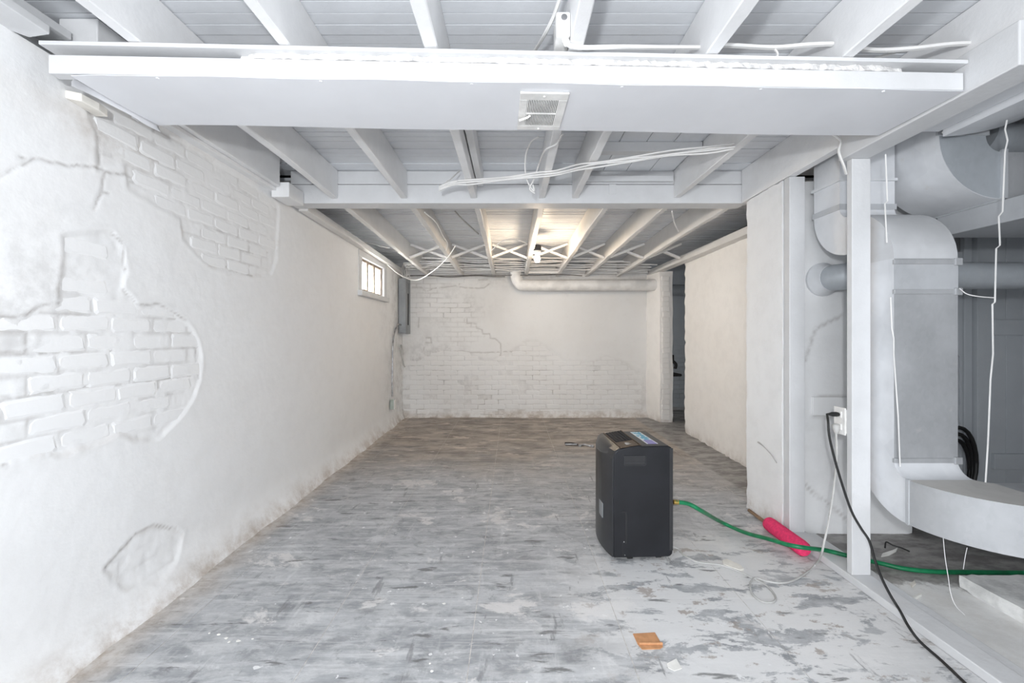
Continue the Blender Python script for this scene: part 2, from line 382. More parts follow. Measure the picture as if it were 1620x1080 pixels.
def ldisp(U, V):
    s = lpatch(U, V); st = np.clip((s+.006)/.020, 0, 1); rec = .0055*st
    lip = .0012*np.exp(-((s+.012)/.010)**2)
    und = lund(U, V)
    rough = .0022*fbm(U, V, 30, 41, 2)*(.35+st)
    cr = np.minimum.reduce([segdist(U+fbm(U, V, 14, 5)*.012, V+fbm(U, V, 14, 6)*.012, c) for c in cracks])
    foot = .06*np.clip(1-V/.22, 0, 1)**2*(1+.35*fbm(U, V, 3, 51))
    return und+rough+lip-rec-.003*np.exp(-(cr/.005)**2)+foot
def lcrack(U, V):
    cr = np.minimum.reduce([segdist(U+fbm(U, V, 14, 5)*.012, V+fbm(U, V, 14, 6)*.012, c) for c in cracks])
    k = np.floor((V-1.30)/CH); zj = np.abs((V-1.30)/CH-np.round((V-1.30)/CH))*CH
    o_ = (k % 2)*CL/2+np.where(k % 5 == 0, .03, 0); q = (U-1.03-o_)/CL; yj = np.abs(q-np.round(q))*CL
    jt = np.exp(-(np.minimum(zj, yj)/.006)**2)*(lpatch(U, V) > .012)*np.clip(.1+.9*fbm(U, V, 4, 88), 0, .5)
    return np.maximum(np.exp(-(cr/.0042)**2)*.42, jt)
def ldirt(U, V):
    s = lpatch(U, V)
    return .85*np.clip(1-V/(.10+.10*(fbm(U, V, 2.2, 61)+.5)), 0, 1)**1.3+.22*np.exp(-(s/.012)**2)*(fbm(U, V, 5, 71) > .12)+.5*np.exp(-((U-1.75)/.25)**2-((V-2.02)/.08)**2)
def lsmudge(U, V): return .05+.3*np.exp(-((U-1.45)/.35)**2-((V-1.25)/.35)**2)+.45*np.clip((U-5.2)/1.2, 0, 1)
WY0, WY1, WZ0, WZ1 = 4.60, 5.42, 1.685, 2.075
wl = grid_wall('wall_left', us, vs, lambda U, V, D: np.stack([XL+D, U, V], -1), ldisp, 'wall_white',
    {'crack': lcrack, 'dirt': ldirt, 'smudge': lsmudge}, hole=lambda u, v: (u > WY0) & (u < WY1) & (v > WZ0) & (v < WZ1))
struct(wl, 'white plastered left basement wall with bare brick patches', 'wall')
MB().box(-1.9, XL-.02, -2.0, WY0, -.02, 2.208).box(-1.9, XL-.02, WY1, YB+.3, -.02, 2.208).box(-1.9, XL-.02, WY0, WY1, -.02, WZ0).box(-1.9, XL-.02, WY0, WY1, WZ1, 2.208).box(-1.95, -1.79, -2.0, YB+.3, 2.2, 2.43).build('wall_core', 'wall_white', wl)
BV = [brick_mesh(100+i, 'wall_white') for i in range(7)]
def inpoly(u, v, poly): return bool(inside(np.array([u]), np.array([v]), poly)[0])
for k in range(-20, 16):
    z = 1.30+CH*(k+.5)
    if not .1 < z < 2.24: continue
    off = (k % 2)*CL/2 + (.03 if k % 5 == 0 else 0)
    for i in range(0, 20):
        yb = 1.03+off+CL*(i+.5)
        hit = [p for p in (p1, p2) if sum(inpoly(yb+dx, z+dz_, p) for dx in (-.07, 0, .07) for dz_ in (-.018, .018)) >= 5]
        if hit:
            o = bpy.data.objects.new('brick', random.choice(BV)); C.objects.link(o); o.parent = wl
            o.location = (XL-.0126+float(lund(np.array(yb), np.array(z)))+random.uniform(-.0008, .0008), yb+random.uniform(-.004, .004), z+random.uniform(-.003, .003))
            o.rotation_euler = (random.uniform(-.006, .006), random.uniform(-.006, .006), math.pi/2)

# ---- back wall: brick lower half, plaster above
def BWp(px, py): return ((px-CX)/F*YB, H-(py-CY)/F*YB)
c7 = lambda x, y: BWp(640+x/4.909, 440+y/4.909)
bcr = [[c7(*q) for q in L] for L in (
    [(485,290),(487,350),(560,355),(562,390),(605,400),(606,430),(660,430),(665,465),(700,470),(745,510),(748,575),(735,620),(705,680)],
    [(770,573),(1000,568)], [(120,212),(390,210)], [(150,250),(240,250),(245,275),(360,280),(470,282)], [(165,462),(205,462),(206,500),(165,500)],
    [(60,70),(150,66),(160,105),(210,85)], [(240,75),(400,60),(520,78),(620,75),(655,45)], [(430,20),(430,70)], [(275,180),(275,210)], [(355,250),(358,280)],
    [(340,575),(740,575)], [(150,540),(150,590)], [(110,220),(110,380)], [(540,15),(640,12)])]
def btop(u): return .92+.14*np.sin(u*2.1+1)+.10*np.sin(u*5.3)+.20*np.clip((-.2-u), 0, 1)
def brec(U, V): return np.clip((btop(U)-V+fbm(U, V, 5, 15)*.06)/.06, 0, 1)
ub = np.arange(XL-.04, 2.06, .0125); vb = np.arange(0, 2.31, .0105)
def bjoint(U, V):
    U, V = U+fbm(U, V, 6, 19)*.012, V+fbm(U, V, 5, 29)*.010
    k = np.floor((V-.045)/CH); zq = (V-.045)/CH; zj = np.abs(zq-np.round(zq))*CH; q = (U-(k % 2)*CL/2)/CL; xj = np.abs(q-np.round(q))*CL
    return np.exp(-(np.minimum(zj, xj)/.008)**2)*np.maximum(brec(U, V), (U < -.4)*.5)*np.clip(-.02+1.1*fbm(U, V, 2.5, 88)+.28*np.exp(-((U+1.2)/.6)**2), 0, .6)
def bcd(U, V): return np.minimum.reduce([segdist(U+fbm(U, V, 10, 5)*.012, V+fbm(U, V, 10, 6)*.012, c) for c in bcr])
wb = grid_wall('wall_back', ub, vb, lambda U, V, D: np.stack([U, YB-D, V], -1),
    lambda U, V: .008*fbm(U, V, 1.2, 77, 2)-.008*brec(U, V)-.003*np.exp(-(bcd(U, V)/.012)**2)+.05*np.clip(1-V/.14, 0, 1)**2*(1+.8*fbm(U, V, 6, 9)), 'wall_far',
    {'crack': lambda U, V: np.maximum(.4*np.exp(-(bcd(U, V)/.0085)**2), bjoint(U, V)), 'dirt': lambda U, V: .9*np.clip(1-V/(.07+.09*(fbm(U, V, 3, 61)+.5)), 0, 1)+.22*brec(U, V)*np.clip((.6-V)/.5, 0, 1),
     'smudge': lambda U, V: .25*brec(U, V)+.75*np.exp(-((U+1.2)/.5)**2-((V-.75)/.4)**2)+.6*np.exp(-((U+1.0)/.55)**2-((V-1.65)/.2)**2)+.35*np.clip((V-1.85)/.2, 0, 1)})
struct(wb, 'white painted brick wall at the far end of the room', 'wall')
MB().box(-1.9, 2.06, YB+.02, YB+.25, -.02, 2.44).build('wall_core', 'wall_far', wb)
BF = [brick_mesh(200+i, 'wall_far') for i in range(7)]
nb = 0
for k in range(0, 30):
    z = .045+CH*(k+.5)
    for i in range(-9, 11):
        xb = CL*(i+.5)+(k % 2)*CL/2
        if not XL+.06 < xb < 1.92: continue
        ok = z < btop(np.array(xb))-.03 or (z > 1.98 and xb < -.35) or (1.52 < z < 1.78 and -1.45 < xb < -.62)
        if ok and random.random() > .07 and nb < 296:
            o = bpy.data.objects.new('brick', random.choice(BF)); C.objects.link(o); o.parent = wb; nb += 1
            lo = (.0135 if z < .95 else .0070)-.008*float(fbm(np.array(xb), np.array(z), 1.2, 77, 2))
            o.location = (xb+random.uniform(-.005, .005), YB+lo-.001+random.uniform(-.004, .002), z+random.uniform(-.004, .004)); o.rotation_euler = (random.uniform(-.02, .02), random.uniform(-.015, .015), 0)

# ---- right side, far half: stub of wall with a broken brick jamb, opening, long plastered wall, pier
def add_atts(o, dirt=None, crack=None):
    me = o.data; n = len(me.vertices); co_ = np.empty(n*3); me.vertices.foreach_get('co', co_); co_ = co_.reshape(-1, 3)
    for an, fn in (('dirt', dirt), ('crack', crack), ('smudge', lambda p: np.full(len(p), .08))):
        a = me.attributes.new(an, 'FLOAT', 'POINT'); a.data.foreach_set('value', np.clip(fn(co_) if fn else np.zeros(n), 0, 1).astype(np.float32))
foot = lambda p: .7*np.clip(1-p[:, 2]/.11, 0, 1)
st = rough_box(1.99, 2.20, 5.98, 6.5, 0, 2.12, .05, .010, 4).build('wall_stub', 'wall_beige', None, True); add_atts(st, foot); struct(st, 'short plastered wall stub with a broken brick edge', 'wall')
for v in st.data.vertices:
    t_ = (6.4-v.co.y)/.42; v.co.x += .085*max(0, t_)*(1 if v.co.x < 2.1 else .6)
HD = [brick_mesh(300+i, 'wall_beige', .112) for i in range(5)]
z = .04
while z < 2.05:
    o = bpy.data.objects.new('brick', random.choice(HD)); C.objects.link(o); o.parent = st
    o.location = (2.155+random.uniform(-.012, .012), 5.975+random.uniform(-.006, .004), z+.03); z += CH
wr = rough_box(2.165, 2.40, 2.9, 5.34, 0, 2.12, .045, .0035, 1.6, .016).build('wall_right', 'wall_beige', None, True); add_atts(wr, foot); struct(wr, 'cream plastered right wall beyond the white pier', 'wall')
pier = rough_box(1.66, 2.46, 2.62, 3.02, 0, 2.165, .02, .003, 2.5, .006).build('wall_pier', 'wall_white', None, True)
pc = [[(P(x, y, 2.62).x, P(x, y, 2.62).z) for x, y in L] for L in ([(1262,758),(1300,790),(1345,825)], [(1292,627),(1345,629)], [(1286,660),(1345,660)], [(1270,580),(1290,520),(1330,500)])]
def pcrack(p):
    c = np.minimum.reduce([segdist(p[:, 0], p[:, 2], L) for L in pc]); return .40*np.exp(-(c/.008)**2)*(p[:, 1] < 2.66)
add_atts(pier, lambda p: .9*np.clip(1-p[:, 2]/.13, 0, 1)*(p[:, 0] < 1.7), pcrack); struct(pier, 'white plastered masonry pier holding the vent pipe collar', 'wall')
MB().box(P(1286,0,2.61).x, P(1350,0,2.61).x, 2.609, 2.63, P(0,657,2.61).z, P(0,628,2.61).z).build('plaster_patch', 'wall_white', pier, bevel=.003)
# room behind the opening
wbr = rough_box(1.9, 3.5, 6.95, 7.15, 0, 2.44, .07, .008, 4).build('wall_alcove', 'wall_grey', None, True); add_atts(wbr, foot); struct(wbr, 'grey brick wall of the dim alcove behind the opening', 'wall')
GB = [brick_mesh(400+i, 'wall_grey') for i in range(4)]
for k in range(0, 14):
    for i in range(3):
        o = bpy.data.objects.new('brick', random.choice(GB)); C.objects.link(o); o.parent = wbr
        o.location = (2.42+i*CL+(k % 2)*.1, 6.945+random.uniform(-.003, .003), .05+CH*(k+.5))
o = MB().box(3.3, 3.45, 3.4, 7.1, 0, 2.44).build('wall_alcove_side', 'wall_grey'); struct(o)
# side room at right: back wall with brick, plank door, outer wall
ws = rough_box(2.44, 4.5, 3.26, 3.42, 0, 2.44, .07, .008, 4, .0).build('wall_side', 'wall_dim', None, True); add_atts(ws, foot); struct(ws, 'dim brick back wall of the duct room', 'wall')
DB = [brick_mesh(500+i, 'wall_dim') for i in range(4)]
for k in range(0, 26):
    for i in range(3):
        xb = 3.19+i*CL+(k % 2)*.1
        if xb > 3.50-(.05 if k > 12 else 0): continue
        o = bpy.data.objects.new('brick', random.choice(DB)); C.objects.link(o); o.parent = ws
        o.location = (xb, 3.255+random.uniform(-.004, .003), .05+CH*(k+.5))
o = MB().box(4.4, 4.55, -.1, 3.5, 0, 2.40).build('wall_side_right', 'wall_dim'); struct(o)
o = MB().box(1.9, 4.5, -.12, 0, 0, 2.40).build('side_light_shield', 'wall_dim'); struct(o)  # unseen wall added to shield the duct room from light behind the camera

# ---- plank door in the side room
d1 = empty('door_1', (P(1562, 0, 3.2).x, 3.2, 0)); struct(d1, 'pale grey plank door with battens in the duct room', 'door')
for i in range(5): MB().box(.014+i*.128, .014+i*.128+.1245, .0, .022, .02, 1.98).build('plank', 'wall_grey', d1, bevel=.002)
for z0 in (.22, 1.22): MB().box(.03, .62, -.024, -.0005, z0, z0+.115).build('batten', 'wall_grey', d1, bevel=.003)
fr = MB().box(-.085, .005, -.01, .05, 0, 2.06).build('door_frame', 'wall_grey', d1, bevel=.003)
MB().box(-.15, -.09, .02, .055, 0, 2.06).build('door_casing', 'wall_grey', d1, bevel=.004)
pl = MB(); zz = [.1+.05*i for i in range(36)]
pl.prism([(-.155, .03, zz[0])]+[(-.17-.03*abs(mnoise.noise(Vector((0, 3.3, q*9))))-.02*(q > 1.05), .03, q) for q in zz]+[(-.155, .03, zz[-1])], (0, .03, 0)).build('plaster_edge', 'wall_grey', d1)

# ---- window high on the left wall
win = empty('window_1', (XL, 0, 0)); struct(win, 'small three pane basement window with flaking frame', 'window')
m = MB()
m.box(-.26, .012, WY0-.09, WY0+.015, WZ0-.03, WZ1+.05).box(-.26, .012, WY1-.015, WY1+.10, WZ0-.03, WZ1+.05).box(-.26, .014, WY0-.09, WY1+.10, WZ1-.012, WZ1+.06)
m.build('casing', 'wood_white', win, bevel=.004)
MB().box(-.26, .055, WY0-.11, WY1+.07, WZ0-.045, WZ0+.012).build('sill', 'wood_white', win, bevel=.006)
m = MB(); sx0, sx1 = -.075, -.02; a0, a1, b0, b1 = WY0+.015, WY1-.015, WZ0+.012, WZ1-.012
m.box(sx0, sx1, a0, a1, b0, b0+.032).box(sx0, sx1, a0, a1, b1-.028, b1).box(sx0, sx1, a0, a0+.03, b0+.032, b1-.028).box(sx0, sx1, a1-.045, a1, b0+.032, b1-.028)
m.build('sash', 'old_frame', win, bevel=.003)
span = (a1-.045-a0-.03)
for q in (1/3, 2/3): MB().box(sx0, sx1, a0+.03+span*q-.024, a0+.03+span*q+.024, b0+.03, b1-.026).build('mullion', 'old_frame', win, bevel=.003)
for q in range(3): MB().box(-.060, -.056, a0+.03+span*q/3+.012, a0+.03+span*(q+1)/3-.012, b0+.03, b1-.026).build('pane', 'pane_glass', win)

# ================================================================== TIMBER
JB, JT = 2.205, 2.408
def joist(a, b, label, group, mat='joist_paint', zb=(JB, JB), w=.046, zt=None):
    zt = zt or (JT, JT)
    m = MB(); (xa, ya), (xb, yb) = a, b; n = 14; rings = []
    for i in range(n+1):
        t = i/n; x = xa+(xb-xa)*t; yy = ya+(yb-ya)*t; zq = zb[0]+(zb[1]-zb[0])*t
        j = [random.uniform(-.0035, .0035) for _ in range(3)]
        rings.append([(x-w/2+j[0], yy, zq+j[2]), (x+w/2+j[1], yy, zq+j[2]+random.uniform(-.003, .003)), (x+w/2, yy, zt[0]+(zt[1]-zt[0])*t), (x-w/2, yy, zt[0]+(zt[1]-zt[0])*t)])
    o = m.loft(rings).build('floor_joist', mat, None, False, .004, 1); tag(o, label, 'joist', group); return o
Y2 = 3.08
gN = 'joists crossing above the sheet metal soffit'; gF = 'joists beyond the dropped crossbeam'
ordn = ['first', 'second', 'third', 'fourth', 'fifth', 'sixth', 'seventh']
joist((-1.25, -1.9), (-1.28, Y2), 'white overhead joist nearest the left wall, passing above the soffit to the crossbeam', gN)
joist((-.765, -1.9), (-.78, Y2), 'second white joist from the left wall, passing above the soffit', gN)
joist((-.285, -1.9), (-.275, Y2), 'third white joist from the left wall above the soffit, with a short sister board', gN)
joist((.225, -1.9), (.218, Y2), 'white joist above the vent register, carrying the junction box', gN)
joist((.70, -1.9), (.705, 1.85), 'white joist over the soffit pierced by the white cable, right of the junction box', gN)
joist((.465, 1.95), (.456, Y2), 'short extra white joist between soffit and crossbeam under the cable bundle', gN)
joist((1.19, -1.9), (1.19, Y2), 'rightmost full white joist above the soffit before the rim board', gN)
xf = [(-1.25, -1.23), (-.75, -.735), (-.26, -.265), (.22, .205), (.71, .67), (1.165, 1.105), (1.63, 1.57)]
far_lab = ['white joist beyond the crossbeam nearest the window', 'second joist beyond the crossbeam counting from the window', 'third joist beyond the crossbeam counting from the window',
 'joist beside the lit bulb beyond the crossbeam', 'first joist right of the lit bulb beyond the crossbeam', 'second joist right of the lit bulb beyond the crossbeam', 'third joist right of the lit bulb, nearest the cream wall']
for (a, b), lb in zip(xf, far_lab): joist((a, 3.22), (b, 6.33), lb, gF, 'far_paint', (2.178, 2.086), .046, (2.372, 2.288))
o = MB().box(-.247, -.207, 2.2, 3.07, 2.29, 2.406).build('sister_board', 'joist_paint', None, bevel=.003); tag(o, 'short white board sistered beside the third joist from the left', 'board')
# crossbeam
bm_ = empty('crossbeam', (0, Y2, 2.172)); tag(bm_, 'dropped white timber crossbeam spanning the room between the two joist runs', 'beam')
MB().box(-1.62, 1.70, .0, .135, .0, .135).build('lower_timber', 'wood_white', bm_, bevel=.005)
MB().box(-1.60, 1.70, .004, .13, .139, .235).build('upper_board', 'wood_white', bm_, bevel=.003)
MB().box(.51, 1.155, -.03, -.001, .15, .19).build('nailing_strip', 'wood_white', bm_, bevel=.003)
MB().box(.70, .75, -.006, -.0005, .065, .135).build('wood_plug', 'wood_white', bm_, bevel=.001)
# rim, header, studs, sill of the right partition
o = MB().box(1.66, 1.705, -1.9, 2.135, 2.238, 2.408).build('rim_board', 'joist_paint', None, bevel=.003); tag(o, 'white rim board above the partition header at upper right', 'board')
o = MB().box(1.655, 1.705, 2.14, 3.075, 2.172, 2.408).build('rim_board', 'joist_paint', None, bevel=.003); tag(o, 'deep white rim board running from the tall post to the pier top', 'board')
hd = MB().box(1.632, 1.758, 1.372, 2.135, 2.09, 2.236).build('partition_header', 'wood_white', None, bevel=.004); tag(hd, 'thick white header beam resting on the tall post at right', 'beam')
sl = empty('sill_plate', (1.665, 0, 0)); tag(sl, 'white wooden sill plate on the floor under the tall post', 'sill')
MB().box(0, .105, -1.9, 2.70, .0005, .038).build('plate_board', 'wood_white', sl, bevel=.004); MB().box(.107, .168, -1.9, 2.58, .0005, .024).build('plate_board', 'wood_white', sl, bevel=.004)
o = MB().box(1.674, 1.766, 2.10, 2.134, .0385, 2.0895).build('partition_post', 'wood_white', None, bevel=.003); tag(o, 'tall white partition post in front of the ducts', 'post')
o = MB().box(1.662, 1.755, 2.555, 2.607, .0385, 2.17).build('partition_stud', 'wood_white', None, bevel=.003); tag(o, 'white stud standing against the pier left of the pipe collar', 'post')
# ledgers
o = MB().box(-1.70, -1.555, 1.60, 2.86, 2.215, 2.408).build('wall_ledger', 'joist_paint', None, bevel=.004); tag(o, 'white ledger board along the top of the left wall before the crossbeam', 'board')
o = MB().box(-1.66, -1.585, 1.80, 2.9, 2.193, 2.214).build('wall_plate', 'joist_paint', None, bevel=.003); tag(o, 'thin white wall plate under the left ledger board', 'board')
o = MB().box(-1.62, -1.50, 2.87, 3.075, 2.15, 2.25).build('bearing_block', 'joist_paint', None, bevel=.005); tag(o, 'white bearing block under the left end of the crossbeam', 'block')
o = MB().beam((-1.58, 3.23, 2.19), (-1.60, 6.3, 2.135), .07, .06).build('wall_ledger', 'far_paint', None, bevel=.003); tag(o, 'white ledger board above the window along the left wall', 'board')
o = MB().beam((2.16, 3.03, 2.155), (2.06, 6.3, 2.14), .11, .07).build('wall_ledger', 'far_paint', None, bevel=.003); tag(o, 'white ledger board on top of the cream right wall', 'board')
# blocking at the back wall between joists
for i in range(7):
    xa = xf[i][1]+.03; xb = (xf[i+1][1] if i < 6 else 2.02)-.03
    o = MB().box(xa, xb, 6.24, 6.275, 2.12+random.uniform(-.01, .02), 2.25).build('joist_block', 'far_paint', None, bevel=.003)
    tag(o, f'white block closing the {ordn[i]} joist bay from the window above the far brick wall', 'block', 'blocks above the far wall')
# crossed bridging struts
for i in range(7):
    q = lambda k: xf[k][0]+(xf[k][1]-xf[k][0])*(5.1-3.22)/3.11 if k < 7 else 2.03
    xa, xb = q(i)+.026, q(i+1)-.026
    if i == 3: nm = 'right beside the lit bulb'
    else: nm = f'in the {ordn[i]} joist bay from the window'
    o = MB().beam((xa, 5.06, 2.14), (xb, 5.06, 2.30), .026, .04, (0, 1, 0)).build('bridging_strut', 'far_paint', None, bevel=.003); tag(o, f'white bridging strut rising to the right, {nm}', 'strut', 'crossed bridging struts')
    o = MB().beam((xa, 5.10, 2.30), (xb, 5.10, 2.14), .026, .04, (0, 1, 0)).build('bridging_strut', 'far_paint', None, bevel=.003); tag(o, f'white bridging strut falling to the right, {nm}', 'strut', 'crossed bridging struts')
# patched bay: cleat and boards that run the other way
o = MB().box(.485, 1.163, 2.60, 2.66, 2.34, 2.40).build('ceiling_cleat', 'wood_white', None, bevel=.004); tag(o, 'white cross cleat under the patched ceiling bay', 'board')
for i in range(4):
    o = MB().box(.49+i*.167, .49+i*.167+.162, 1.88, 3.07, 2.4005, 2.4075).build('patch_board', 'board_paint', None, bevel=.001)
    tag(o, f'{ordn[i]} patch board from the left in the repaired ceiling bay', 'board', 'patch boards in the repaired bay')

# ================================================================== SOFFIT (panned duct with register)
A = Vector((-1.56, 1.435, 0)); Bp = Vector((1.63, 1.535, 0)); ang = math.atan2(Bp.y-A.y, Bp.x-A.x); LN = (Bp-A).length
sf = empty('duct_soffit', (A.x, A.y, 2.10), ang); tag(sf, 'white sheet metal duct soffit with timber front hung under the joists', 'soffit')
MB().box(0, LN-.005, 0, .038, .001, .064).build('front_board', 'wood_white', sf, bevel=.003)
MB().box(-.02, LN+.0, -.012, .05, .090, .1035).build('top_strip', 'wood_white', sf, bevel=.002)
MB().box(.02, LN-.01, .30, .338, .004, .06).build('rear_board', 'wood_white', sf, bevel=.003)
m = MB(); n = 150; rings = []
for i in range(n+1):
    x = .62+(2.98-.62)*i/n; e = min(1, i/5, (n-i)/5); h = .012*e+.004
    rings.append([(x, -.004+random.uniform(0, .010)+(1-e)*.02, .0645+random.uniform(0, .003)), (x, .034, .0645), (x, .034, .0895), (x, .004+random.uniform(0, .010)+(1-e)*.02, .0895)])
rb = m.loft(rings).build('mortar_rubble', 'rubble', sf)
# bottom sheet: grid with the curled left end
m = MB(); nx, ny = 90, 14
xg = [(-.0+.62*(i/40)) if i < 40 else .62+(LN-.625)*(i-40)/(nx-40) for i in range(nx+1)]
def sheet(x, y):
    t = y/.345; x0 = .075+.02*t
    xx = x0+(x)*(LN-.005-x0)/LN*1.0 if x < .62 else x
    if x < .62: xx = x0+(.62-x0)*(x/.62)
    cu = max(0, 1-(xx-x0)/(.10+.05*t)); z = -.002-.010*cu**1.6*(.25+.75*math.sin(math.pi*min(1, .15+t*.8)))
    z += .0025*math.sin(xx*4.1)*t+.0015*math.sin(xx*11+2)*(1-t)
    return (xx, y-.0005, z)
top = [[sheet(xg[i], .345*j/ny) for j in range(ny+1)] for i in range(nx+1)]
idx = lambda i, j: i*(ny+1)+j
m.v = [p for r in top for p in r]+[(p[0], p[1], p[2]+.0016) for r in top for p in r]; K = (nx+1)*(ny+1)
for i in range(nx):
    for j in range(ny):
        m.f.append((idx(i,j), idx(i,j+1), idx(i+1,j+1), idx(i+1,j))); m.f.append((K+idx(i,j), K+idx(i+1,j), K+idx(i+1,j+1), K+idx(i,j+1)))
for i in range(nx):
    for j in (0, ny): m.f.append((idx(i,j), idx(i+1,j), K+idx(i+1,j), K+idx(i,j)))
for j in range(ny):
    for i in (0, nx): m.f.append((idx(i,j), idx(i,j+1), K+idx(i,j+1), K+idx(i,j)))
m.build('sheet_metal_bottom', 'sheet_metal', sf, True)
for x in (.35, .9, 1.42, 1.95, 2.45, 2.9): MB().tube([(x, .012, .0005), (x, .012, -.005)], .005, 8).build('nail_head', 'sheet_metal', sf)
ht = [(118,123,1.47),(145,129,1.53),(185,143,1.60),(212,161,1.67),(232,181,1.73),(250,197,1.79)]
hb = [(113,136,1.465),(140,148,1.525),(175,166,1.595),(208,183,1.665),(232,198,1.725),(254,209,1.785)]
inv = sf.matrix_basis.inverted() if False else None
a_ = smooth_path([P(*q) for q in ht], 5); b_ = smooth_path([P(*q) for q in hb], 5)
from mathutils import Matrix
Mi = (Matrix.Translation(sf.location) @ Matrix.Rotation(ang, 4, 'Z')).inverted()
m = MB(); m.loft([[Mi @ p, Mi @ ((p+q)/2+Vector((-.004, -.002, 0))), Mi @ q, Mi @ (q+Vector((-.002, .0015, .0005))), Mi @ ((p+q)/2+Vector((-.006, .001, 0))), Mi @ (p+Vector((-.002, .002, .001)))] for p, q in zip(a_, b_)])
m.build('curled_edge', 'sheet_metal', sf, True)
# register
rg = empty('vent_register', (.03, 1.535, 2.0975), ang); tag(rg, 'white louvred vent register screwed under the soffit', 'register')
pw, pd = .178, .275
m = MB(); m.box(0, pw, 0, .045, -.007, 0).box(0, pw, pd-.035, pd, -.007, 0).box(0, .030, .045, pd-.035, -.007, 0).box(pw-.032, pw, .045, pd-.035, -.007, 0)
m.build('face_frame', 'porcelain', rg, bevel=.002)
MB().box(.028, pw-.030, .043, pd-.033, -.0018, -.0004).build('dark_backing', 'dark', rg)
m = MB()
for i in range(19):
    x = .033+i*.0063; m.beam((x, .045, -.005), (x, pd-.035, -.005), .0036, .005, (.35, 0, 1))
m.build('louvres', 'porcelain', rg); MB().box(.030, pw-.032, .138, .144, -.0085, -.004).build('cross_bar', 'porcelain', rg)
MB().tube(smooth_path([(.048, .150, -.009), (.036, .158, -.014), (.014, .163, -.02), (.004, .166, -.022)], 4), .0045, 8).build('damper_lever', 'porcelain', rg, True)
for yy in (.02, pd-.014): MB().tube([(pw/2, yy, -.006), (pw/2, yy, -.0105)], .0045, 8).build('screw', 'porcelain', rg)

# torn timber at the upper left corner
o = MB().prism([(-1.66, 1.0, 2.215), (-1.50, 1.0, 2.20), (-1.515, 1.40, 2.205), (-1.60, 1.415, 2.205), (-1.655, 1.36, 2.21)], (0, 0, .03)).build('broken_plank', 'wood_white', None, bevel=.004); tag(o, 'broken white plank end on the left wall top before the soffit', 'plank')
o = MB().beam((-1.70, .6, 2.33), (-1.69, 1.58, 2.325), .12, .03).build('edge_plank', 'wood_white', None, bevel=.003); tag(o, 'white plank lying along the left joist bay at upper left', 'plank')
o = MB().box(-1.55, -1.30, 1.80, 1.84, 2.22, 2.405).build('joist_block', 'joist_paint', None, bevel=.003); tag(o, 'white block between left wall and first joist above the soffit', 'block')
o = MB().prism([(-1.63, 1.555, 2.085), (-1.575, 1.56, 2.075), (-1.567, 1.62, 2.072), (-1.572, 1.66, 2.068), (-1.63, 1.67, 2.075)], (0, 0, .03)).build('broken_lath', 'chip', None, bevel=.003); tag(o, 'splintered pale timber end poking from the left wall under the curled sheet', 'timber')

# ================================================================== DUCTS at right
dx0, dx1 = 1.79, 2.09
def arc(cy, cz, r, a0, a1, n=12): return [(cy+r*math.cos(a0+(a1-a0)*i/n), cz+r*math.sin(a0+(a1-a0)*i/n)) for i in range(n+1)]
def yz_strip(outer, inner, x0, x1):
    m = MB(); rings = [[(x0, a[0], a[1]), (x1, a[0], a[1]), (x1, b[0], b[1]), (x0, b[0], b[1])] for a, b in zip(outer, inner)]
    return m.loft(rings)
PI = math.pi
da = empty('furnace_duct', (0, 0, 0)); tag(da, 'large rectangular galvanised duct with elbows behind the tall post', 'duct')
R0, R1 = .27, .07
# ceiling drop and its elbow towards the camera
yz_strip([(2.53, 2.40), (2.53, 1.92)], [(2.33, 2.40), (2.33, 1.92)], dx0, dx1).build('drop_duct', 'duct_white', da, True)
yz_strip(arc(2.27, 1.91, .26, 0, -PI/2), arc(2.27, 1.91, .06, 0, -PI/2), dx0, dx1).build('upper_back_elbow', 'duct_white', da, True)
MB().box(dx0-.006, dx1+.006, 2.324, 2.536, 1.905, 1.935).build('drive_cleat', 'galv_paint', da)
MB().box(dx0-.012, dx1+.006, 2.318, 2.538, 2.06, 2.075).build('drive_cleat', 'duct_white', da)
# front elbow and riser
yz_strip(arc(2.27, 1.58, .27, PI/2, PI), arc(2.27, 1.58, .07, PI/2, PI), dx0, dx1).build('front_elbow', 'duct_grey', da, True)
m = MB().box(dx0, dx1, 2.0, 2.2, .62, 1.58); m.build('riser', 'galvanised', da)
MB().box(dx0-.0015, dx0-.0002, 1.999, 2.2, .62, 1.58).build('painted_side', 'duct_white', da)
for z in (1.552, 1.412, .622):
    m = MB().box(dx0-.003, dx1+.006, 1.993, 2.006, z, z+.022); m.box(dx1-.022, dx1+.012, 1.988, 2.010, z-.005, z+.028).build('drive_cleat', 'galvanised', da, bevel=.002)
MB().box(dx0+.001, dx1-.001, 1.9975, 2.0, 1.434, 1.552).build('collar_band', 'galv_paint', da)
# lower elbow to the camera, then a flat elbow to the right
yz_strip(arc(1.93, .635, .27, 0, -PI/2), arc(1.93, .635, .07, 0, -PI/2), dx0, dx1).build('lower_elbow', 'duct_white', da, True)
r_in = .04; cxx = dx1+r_in; ro = dx1-dx0+r_in; n = 14
def xy_ring(k):
    a = PI+PI/2*k/n; c_, s_ = math.cos(a), math.sin(a); po = (cxx+ro*c_, 1.93+ro*s_); pi_ = (cxx+r_in*c_, 1.93+r_in*s_)
    return [(po[0], po[1], .365), (po[0], po[1], .565), (pi_[0], pi_[1], .565), (pi_[0], pi_[1], .365)]
m = MB().loft([xy_ring(k) for k in range(n+1)]); m.build('flat_elbow', 'galvanised', da, True)
m = MB()
for k in range(n):
    a, b = xy_ring(k), xy_ring(k+1); m.add([(*q[:2], .5655) for q in (a[1], b[1], b[2], a[2])], [(0, 1, 2, 3)])
y0, y1 = 1.93-ro, 1.93-r_in
MB().box(cxx, 3.0, y0, y1, .365, .565).build('outlet_duct', 'galvanised', da)
